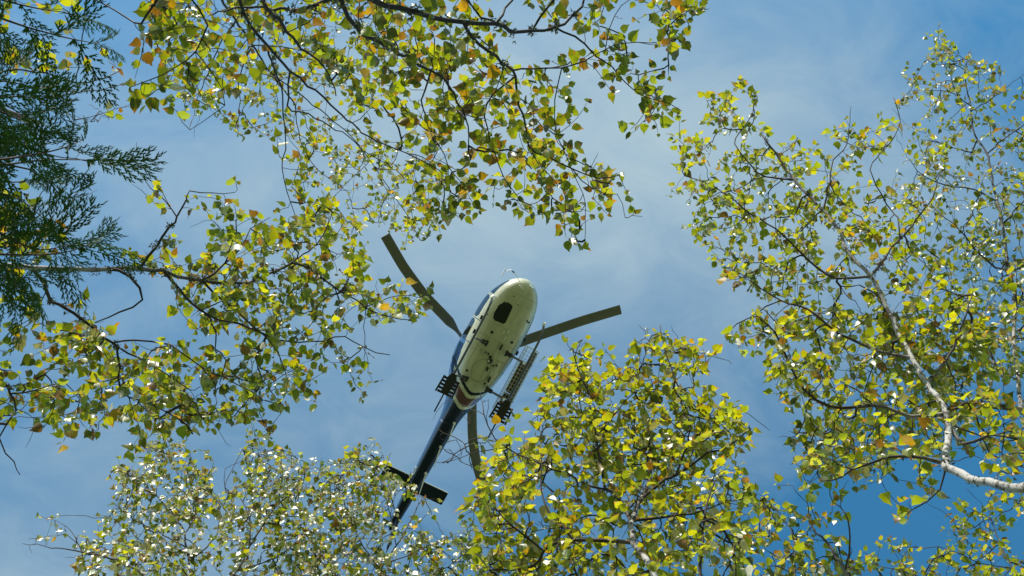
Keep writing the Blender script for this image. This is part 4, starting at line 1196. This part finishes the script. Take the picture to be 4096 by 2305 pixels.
birch('spreading birch with mossy limbs painted in shade and large dark green leaves', G, [
    (hh([(1050, -1100), (1150, -600), (1280, -250), (1420, -60), (1496, 0), (1596, 33), (1728, 66), (1847, 93), (1980, 96), (2033, 122), (2092, 132), (2178, 119), (2258, 86), (2324, 26), (2380, -80)], 3.6, 5.6), .05, .005),
    (hh([(1841, 93), (1894, 152), (1960, 205), (2013, 258), (2053, 285), (2066, 344), (2079, 424), (2099, 497), (2112, 583), (2192, 629), (2291, 675), (2390, 715), (2480, 700)], 5.0, 5.8), .018, .003),
    (hh([(2053, 285), (2125, 275), (2245, 271), (2337, 245), (2423, 199), (2490, 175), (2600, 170), (2700, 160)], 5.2, 5.7), .008, .002),
    (hh([(2211, 110), (2291, 146), (2337, 172), (2390, 225), (2423, 245), (2476, 298), (2536, 361), (2622, 397), (2720, 440)], 5.2, 5.7), .008, .002),
    (hh([(1280, -250), (1340, -80), (1371, 20), (1424, 106), (1477, 152), (1563, 192), (1629, 232), (1728, 285), (1788, 331), (1814, 377), (1847, 444), (1874, 510), (1874, 583)], 4.4, 5.6), .024, .003),
    (hh([(1150, -600), (1060, -250), (1053, 0), (1099, 53), (1152, 132), (1205, 192), (1265, 238), (1318, 298), (1344, 384)], 4.0, 5.5), .022, .003),
    (hh([(1053, -250), (940, -60), (1000, 99), (1066, 179), (1132, 258), (1199, 318), (1265, 364), (1344, 444), (1410, 497), (1477, 549), (1563, 589), (1662, 619)], 4.4, 6.2), .026, .003),
    (hh([(1145, 280), (1146, 424), (1230, 460), (1318, 503), (1397, 549), (1480, 620), (1563, 662)], 5.4, 6.2), .008, .002),
    (hh([(1066, 185), (1093, 265), (1126, 344), (1139, 463), (1142, 596), (1130, 720), (1180, 860)], 5.0, 5.9), .009, .002),
    (hh([(1728, 285), (1690, 400), (1710, 500), (1780, 620), (1800, 760)], 5.4, 5.8), .006, .002),
    (hh([(2060, 300), (1950, 420), (1960, 560), (2010, 700), (2080, 800)], 5.3, 5.8), .006, .002),
    (hh([(2245, 271), (2220, 400), (2230, 540), (2290, 680), (2340, 820), (2340, 960)], 5.4, 5.9), .005, .0015),
    (hh([(1000, -300), (700, -80), (560, 90), (500, 60), (380, 0)], 4.4, 5.0), .008, .003),
    (hh([(720, -90), (830, 100), (780, 210), (650, 300), (520, 350)], 4.6, 5.1), .006, .002),
    (hh([(780, 210), (860, 300), (900, 420), (760, 520)], 4.9, 5.3), .004, .0015),
    (hh([(2120, 130), (2250, -30), (2440, -60), (2600, -100)], 5.3, 5.3), .008, .003),
    (hh([(2423, 200), (2460, 60), (2520, 0), (2650, -20)], 5.5, 5.6), .005, .002),
    (hh([(1980, 96), (2050, 0), (2130, -120)], 5.0, 5.1), .008, .003),
    (hh([(2290, 675), (2370, 760), (2470, 780), (2500, 870)], 5.6, 5.8), .003, .0015),
    (hh([(1420, -60), (1250, 20), (1130, 40), (960, 30), (850, 60)], 4.4, 4.9), .012, .003),
], [
    ([(1050, -100), (1900, -100), (2050, 100), (1900, 280), (1600, 250), (1300, 250), (1080, 150)], 100, 1, .4),
    ([(1200, 200), (1600, 220), (1950, 200), (2150, 300), (2180, 560), (2000, 700), (1850, 640), (1650, 560), (1400, 420)], 150, 1, .4),
    ([(2000, 560), (2200, 560), (2400, 650), (2520, 720), (2540, 880), (2420, 820), (2200, 880), (2000, 860)], 62, 1, .4),
    ([(2200, 820), (2420, 830), (2400, 1000), (2290, 980)], 10, 1, 0),
    ([(1650, 560), (1900, 640), (1950, 820), (1750, 900), (1650, 780)], 34, 1, .3),
    ([(2250, 30), (2400, 120), (2600, 300), (2700, 420), (2620, 540), (2500, 400), (2350, 250)], 26, 1, .2),
    ([(2620, 0), (2820, -60), (2810, 100), (2740, 240), (2640, 200)], 26, 1, .2),
    ([(2050, -120), (2600, -150), (2640, 20), (2420, 120), (2100, 90)], 28, 1, .2),
    ([(2100, 250), (2320, 200), (2300, 520), (2180, 560)], 20, 1, .2),
    ([(560, -100), (1050, -100), (1050, 300), (900, 400), (700, 300), (560, 150)], 62, 1, .4),
    ([(480, 230), (680, 280), (860, 330), (900, 460), (740, 520), (500, 420)], 15, 1, .1),
    ([(1130, 550), (1300, 560), (1250, 800), (1140, 860)], 14, .7, 0),
    ([(2520, 520), (2560, 430), (2640, 480), (2600, 560)], 4, 1, 0),
], h_spread=.22, leaf=.058, bark='bark_dark', dense=1.1, mixw=dict(pale=.025, lime=.06, deep=.44, green=.26, rust=.07, eaten=.12, gold=.012), h_bias=.22, base=(-1.0, -2.6), droop=(.0, .6), flat=1.5, lichen=420)

birch('birch with small backlit leaves high behind the mossy limbs', G, [
    (hh([(620, -900), (740, -420), (830, -100), (930, 60), (1010, 180), (1090, 300), (1180, 420)], 7.4, 9.8), .045, .006),
    (hh([(1090, 300), (1250, 420), (1380, 520), (1480, 640), (1560, 760), (1640, 880), (1680, 960)], 9.4, 10.4), .013, .003),
    (hh([(940, 80), (880, 180), (830, 300), (780, 420)], 8.8, 9.6), .011, .003),
    (hh([(1010, 180), (1150, 190), (1300, 230), (1450, 330)], 9, 9.8), .013, .003),
    (hh([(830, -100), (740, 40), (680, 150), (660, 260)], 8.3, 9.0), .011, .003),
    (hh([(870, -40), (1100, -30), (1300, 30), (1500, 80)], 8.5, 9.2), .013, .003),
    (hh([(1480, 640), (1400, 720), (1330, 800), (1310, 900)], 9.9, 10.4), .006, .002),
    (hh([(1180, 420), (1200, 560), (1270, 680), (1390, 770), (1420, 900)], 9.7, 10.4), .008, .002),
    (hh([(1560, 760), (1520, 840), (1540, 900)], 10.1, 10.4), .004, .002),
    (hh([(1010, 180), (960, 300), (960, 430), (940, 530)], 9, 9.7), .008, .002),
], [
    ([(600, 20), (760, -80), (1050, -80), (1100, 200), (1150, 450), (960, 520), (850, 470), (760, 480), (640, 260)], 190, 1, .5),
    ([(1050, -80), (1550, -80), (1650, 200), (1600, 400), (1400, 420), (1100, 330)], 150, 1, .5),
    ([(1080, 400), (1350, 420), (1550, 560), (1500, 720), (1350, 760), (1150, 620)], 68, 1, .4),
    ([(1480, 560), (1650, 620), (1760, 700), (1740, 900), (1680, 990), (1580, 960), (1480, 800)], 95, 1, .3),
    ([(1180, 700), (1420, 740), (1480, 880), (1400, 960), (1230, 880)], 34, .8, .3),
    ([(880, 500), (960, 480), (1000, 560), (940, 620)], 5, 1, 0),
], h_spread=.4, leaf=.060, mixw=dict(pale=.15, deep=.12), base=(-2.6, -3.6), droop=(.2, 1.2), flat=.7)

birch('dying birch with bare lichen covered twigs among the conifer sprays', G, [
    (hh([(-700, 480), (-350, 420), (-100, 330), (60, 280), (180, 290), (310, 330), (420, 310), (480, 280)], 5.4, 6.8), .03, .003),
    (hh([(-350, 430), (0, 390), (200, 385), (330, 370), (430, 350), (520, 330)], 5.9, 6.7), .012, .002),
    (hh([(300, 480), (360, 460), (430, 450)], 6.4, 6.6), .004, .0012),
    (hh([(-100, 340), (60, 560), (300, 640), (450, 638), (540, 640), (590, 640)], 6.0, 6.9), .009, .002),
    (hh([(-300, 600), (0, 650), (110, 680), (200, 730), (240, 790), (260, 830)], 5.8, 6.5), .010, .002),
    (hh([(235, 750), (270, 790), (330, 790), (390, 760)], 6.3, 6.6), .004, .0012),
    (hh([(200, 720), (160, 780), (140, 840), (260, 860)], 6.2, 6.5), .004, .0012),
    (hh([(300, 310), (320, 200), (340, 80), (350, -100)], 6.2, 5.6), .006, .003),
], [
    ([(20, 20), (300, 0), (360, 250), (300, 400), (150, 420), (40, 200)], 12, 1, 0),
    ([(300, 280), (560, 260), (540, 480), (300, 520)], 10, .4, 0),
    ([(-100, 800), (230, 780), (240, 980), (150, 1040), (-100, 1040)], 40, 1, .1),
    ([(460, 580), (600, 590), (590, 680), (480, 670)], 9, 0, 0),
    ([(250, 440), (460, 430), (420, 560), (260, 540)], 12, 0, 0),
    ([(-250, -100), (40, -60), (60, 250), (-250, 250)], 20, 1, .1),
    ([(230, 760), (400, 740), (380, 840), (240, 850)], 8, 0, 0),
], h_spread=.15, leaf=.066, base=(-5.0, -1.6), droop=(.1, .9), flat=1.2, lichen=260)

# ------------------------------------------------------------------ conifer with flat sprays
def spray_mesh(seed):
    g = np.random.default_rng(seed)
    ts = MB()
    def strip(p, d, nrm, ln, w, n=3):
        """Scaly branchlet: a slim three sided prism, slightly curved."""
        p = np.array(p); side = np.cross(d, nrm); k = len(ts.v)
        dr = g.normal(0, .12, 3)
        for i in range(n + 1):
            t = i / n; q = p + d * ln * t + dr * ln * t * t * .5 - np.array((0, 0, .12)) * ln * t * t
            ww = w * (1 - .75 * t * t)
            ts.v += [tuple(q + side * ww), tuple(q - side * ww), tuple(q + nrm * ww * .7)]
        for i in range(n):
            a = k + i * 3
            for u, v in ((0, 1), (1, 2), (2, 0)):
                ts.f.append((a + u, a + v, a + 3 + v, a + 3 + u)); ts.m.append(0)
        return p + d * ln
    N0 = np.array((0, 0, 1.0)); L = 1.0
    ax = np.array((0, 1.0, 0)); curve = g.uniform(-.5, .5)
    pos = np.zeros(3); d = ax.copy(); steps = 12
    for i in range(steps):
        t = i / steps
        d = d + np.array((curve * .08 + g.normal(0, .05), 0, -.04)); d /= np.linalg.norm(d)
        nxt = strip(pos, d, N0, L / steps * 1.05, .014 * (1 - .5 * t), 1)
        sg = 1 if i % 2 else -1
        ln = .50 * math.sin(math.pi * min(1, .12 + .85 * (1 - t))) * g.uniform(.6, 1.2) * (1 - .45 * t)
        a0 = g.uniform(.6, .95); c, s = math.cos(a0), math.sin(a0) * sg
        e = np.array((d[0] * c + d[1] * s, d[1] * c - d[0] * s, d[2] - .1 + g.normal(0, .12))); e /= np.linalg.norm(e)
        # secondary branchlet with its own alternate side shoots
        m = max(3, int(ln / .045)); q = np.array(pos); dd = e.copy()
        for j in range(m):
            dd = dd + d * .09 + np.array((0, 0, -.05)); dd /= np.linalg.norm(dd)
            q2 = strip(q, dd, N0, ln / m * 1.05, .014, 1)
            sg2 = 1 if j % 2 else -1
            l3 = .13 * (1 - .45 * j / m) * g.uniform(.55, 1.25)
            c3, s3 = math.cos(.62), math.sin(.62) * sg2
            f = np.array((dd[0] * c3 + dd[1] * s3, dd[1] * c3 - dd[0] * s3, dd[2] + g.normal(0, .15))); f /= np.linalg.norm(f)
            p3 = strip(q, f, N0, l3, .016, 2)
            if l3 > .08:
                c4, s4 = math.cos(.6), -math.sin(.6) * sg2
                f4 = np.array((f[0] * c4 + f[1] * s4, f[1] * c4 - f[0] * s4, f[2])); strip(q + f * l3 * .45, f4, N0, .055, .011, 1)
            q = q2
        strip(q, dd, N0, .06, .012, 2)
        pos = nxt
    me = bpy.data.meshes.new('spray'); me.from_pydata(ts.v, [], ts.f); me.materials.append(M['cedar']); me.update()
    return me
SPRAY = [spray_mesh(40 + i) for i in range(6)]

def conifer():
    base = np.array((-3.6, -1.35, 0.0)); off = base
    root = empty('conifer_tree', base); tag(root, 'dark green conifer with flat drooping fern like sprays', 'tree')
    top = np.array((-3.45, -1.2, 9.5))
    ts = TubeSet(); c = catmull([base, base + (.03, .05, 3), base + (.1, .1, 6), top], .15)
    ts.add(c - off, np.linspace(.11, .015, len(c)), 12, .05); ts.build('trunk', M['bark_cedar'], root)
    limbs = [
        ([(-800, 300), (-350, 330), (0, 420), (150, 480), (230, 520)], 4.2, 4.9),
        ([(-800, 560), (-350, 600), (0, 640), (200, 620), (330, 590), (400, 560)], 4.0, 4.9),
        ([(-800, 560), (-300, 640), (50, 660), (250, 640), (420, 640)], 4.2, 5.0),
        ([(-800, 800), (-300, 860), (0, 900), (120, 960), (230, 1000), (350, 980)], 4.2, 4.9),
        ([(-800, 200), (-300, 100), (0, 60), (180, 110), (330, 150), (430, 170)], 4.3, 5.1),
        ([(-800, 900), (-300, 1040), (0, 1080), (130, 1130), (110, 1200)], 4.1, 4.8),
        ([(-800, 100), (-300, -80), (0, -20), (200, 30), (330, 50)], 4.4, 5.1),
        ([(-800, 500), (-300, 420), (0, 330), (120, 330), (200, 350)], 4.3, 5.0),
        ([(-800, 800), (-300, 760), (0, 760), (150, 800), (250, 880)], 4.2, 4.9),
        ([(-800, 900), (-300, 960), (0, 1010), (200, 1020), (330, 1010), (420, 980)], 4.0, 4.8),
        ([(-800, 420), (-300, 380), (0, 400), (110, 430), (170, 470)], 4.5, 5.2),
        ([(-800, 480), (-300, 470), (0, 520), (140, 560), (210, 600)], 4.5, 5.2),
        ([(-800, 650), (-300, 700), (0, 720), (120, 730), (190, 720)], 4.4, 5.1),
        ([(-800, 250), (-300, 240), (0, 250), (110, 260)], 4.6, 5.2),
        ([(-800, 950), (-300, 1000), (0, 1060), (100, 1080), (170, 1120)], 4.3, 5.0),
    ]
    for pts, h0, h1 in limbs:
        W = [P3(p) for p in hh([(x - 70 if x > -200 else x, y) for x, y in pts], h0, h1)]
        z = W[0][2] - .25
        tp = base + (top - base) * (z / top[2])
        c = catmull([tp] + W, .05); r = np.linspace(.018, .002, len(c))
        ts = TubeSet(); ts.add(c - off, r, 6, .05); ts.build('branch', M['bark_cedar'], root)
        T = np.gradient(c, axis=0); T /= np.linalg.norm(T, axis=1, keepdims=True)
        n0 = int(len(c) * .42); idx = list(range(n0, len(c), 3 if len(pts) == 4 else 2))
        sg = 1
        for i in idx + [len(c) - 1]:
            last = i == len(c) - 1
            sg = -sg
            u = i / len(c)
            hor = np.cross(T[i], (0, 0, 1.0)); hor /= np.linalg.norm(hor)
            d = T[i] * rng.uniform(.5, 1.0) + (0 if last else 1) * hor * sg * rng.uniform(.5, 1.0) + np.array((0, 0, rng.uniform(-.45, .1)))
            d /= np.linalg.norm(d)
            nr = np.array((0, 0, 1.0)) + rng.normal(0, .35, 3); nr -= d * nr.dot(d); nr /= np.linalg.norm(nr)
            x = np.cross(d, nr); sz = rng.uniform(.20, .40) * (1.15 - .35 * u)
            p = c[i] - off
            mm = Matrix(((x[0] * sz, d[0] * sz, nr[0] * sz, p[0]), (x[1] * sz, d[1] * sz, nr[1] * sz, p[1]), (x[2] * sz, d[2] * sz, nr[2] * sz, p[2]), (0, 0, 0, 1)))
            o = link('spray', SPRAY[int(rng.integers(6))], root); o.matrix_local = mm
conifer()
print('LEAVES', sum(s[1] for s in LEAF_STATS), 'twigs', sum(s[2] for s in LEAF_STATS))
for s in LEAF_STATS: print('  ', s)
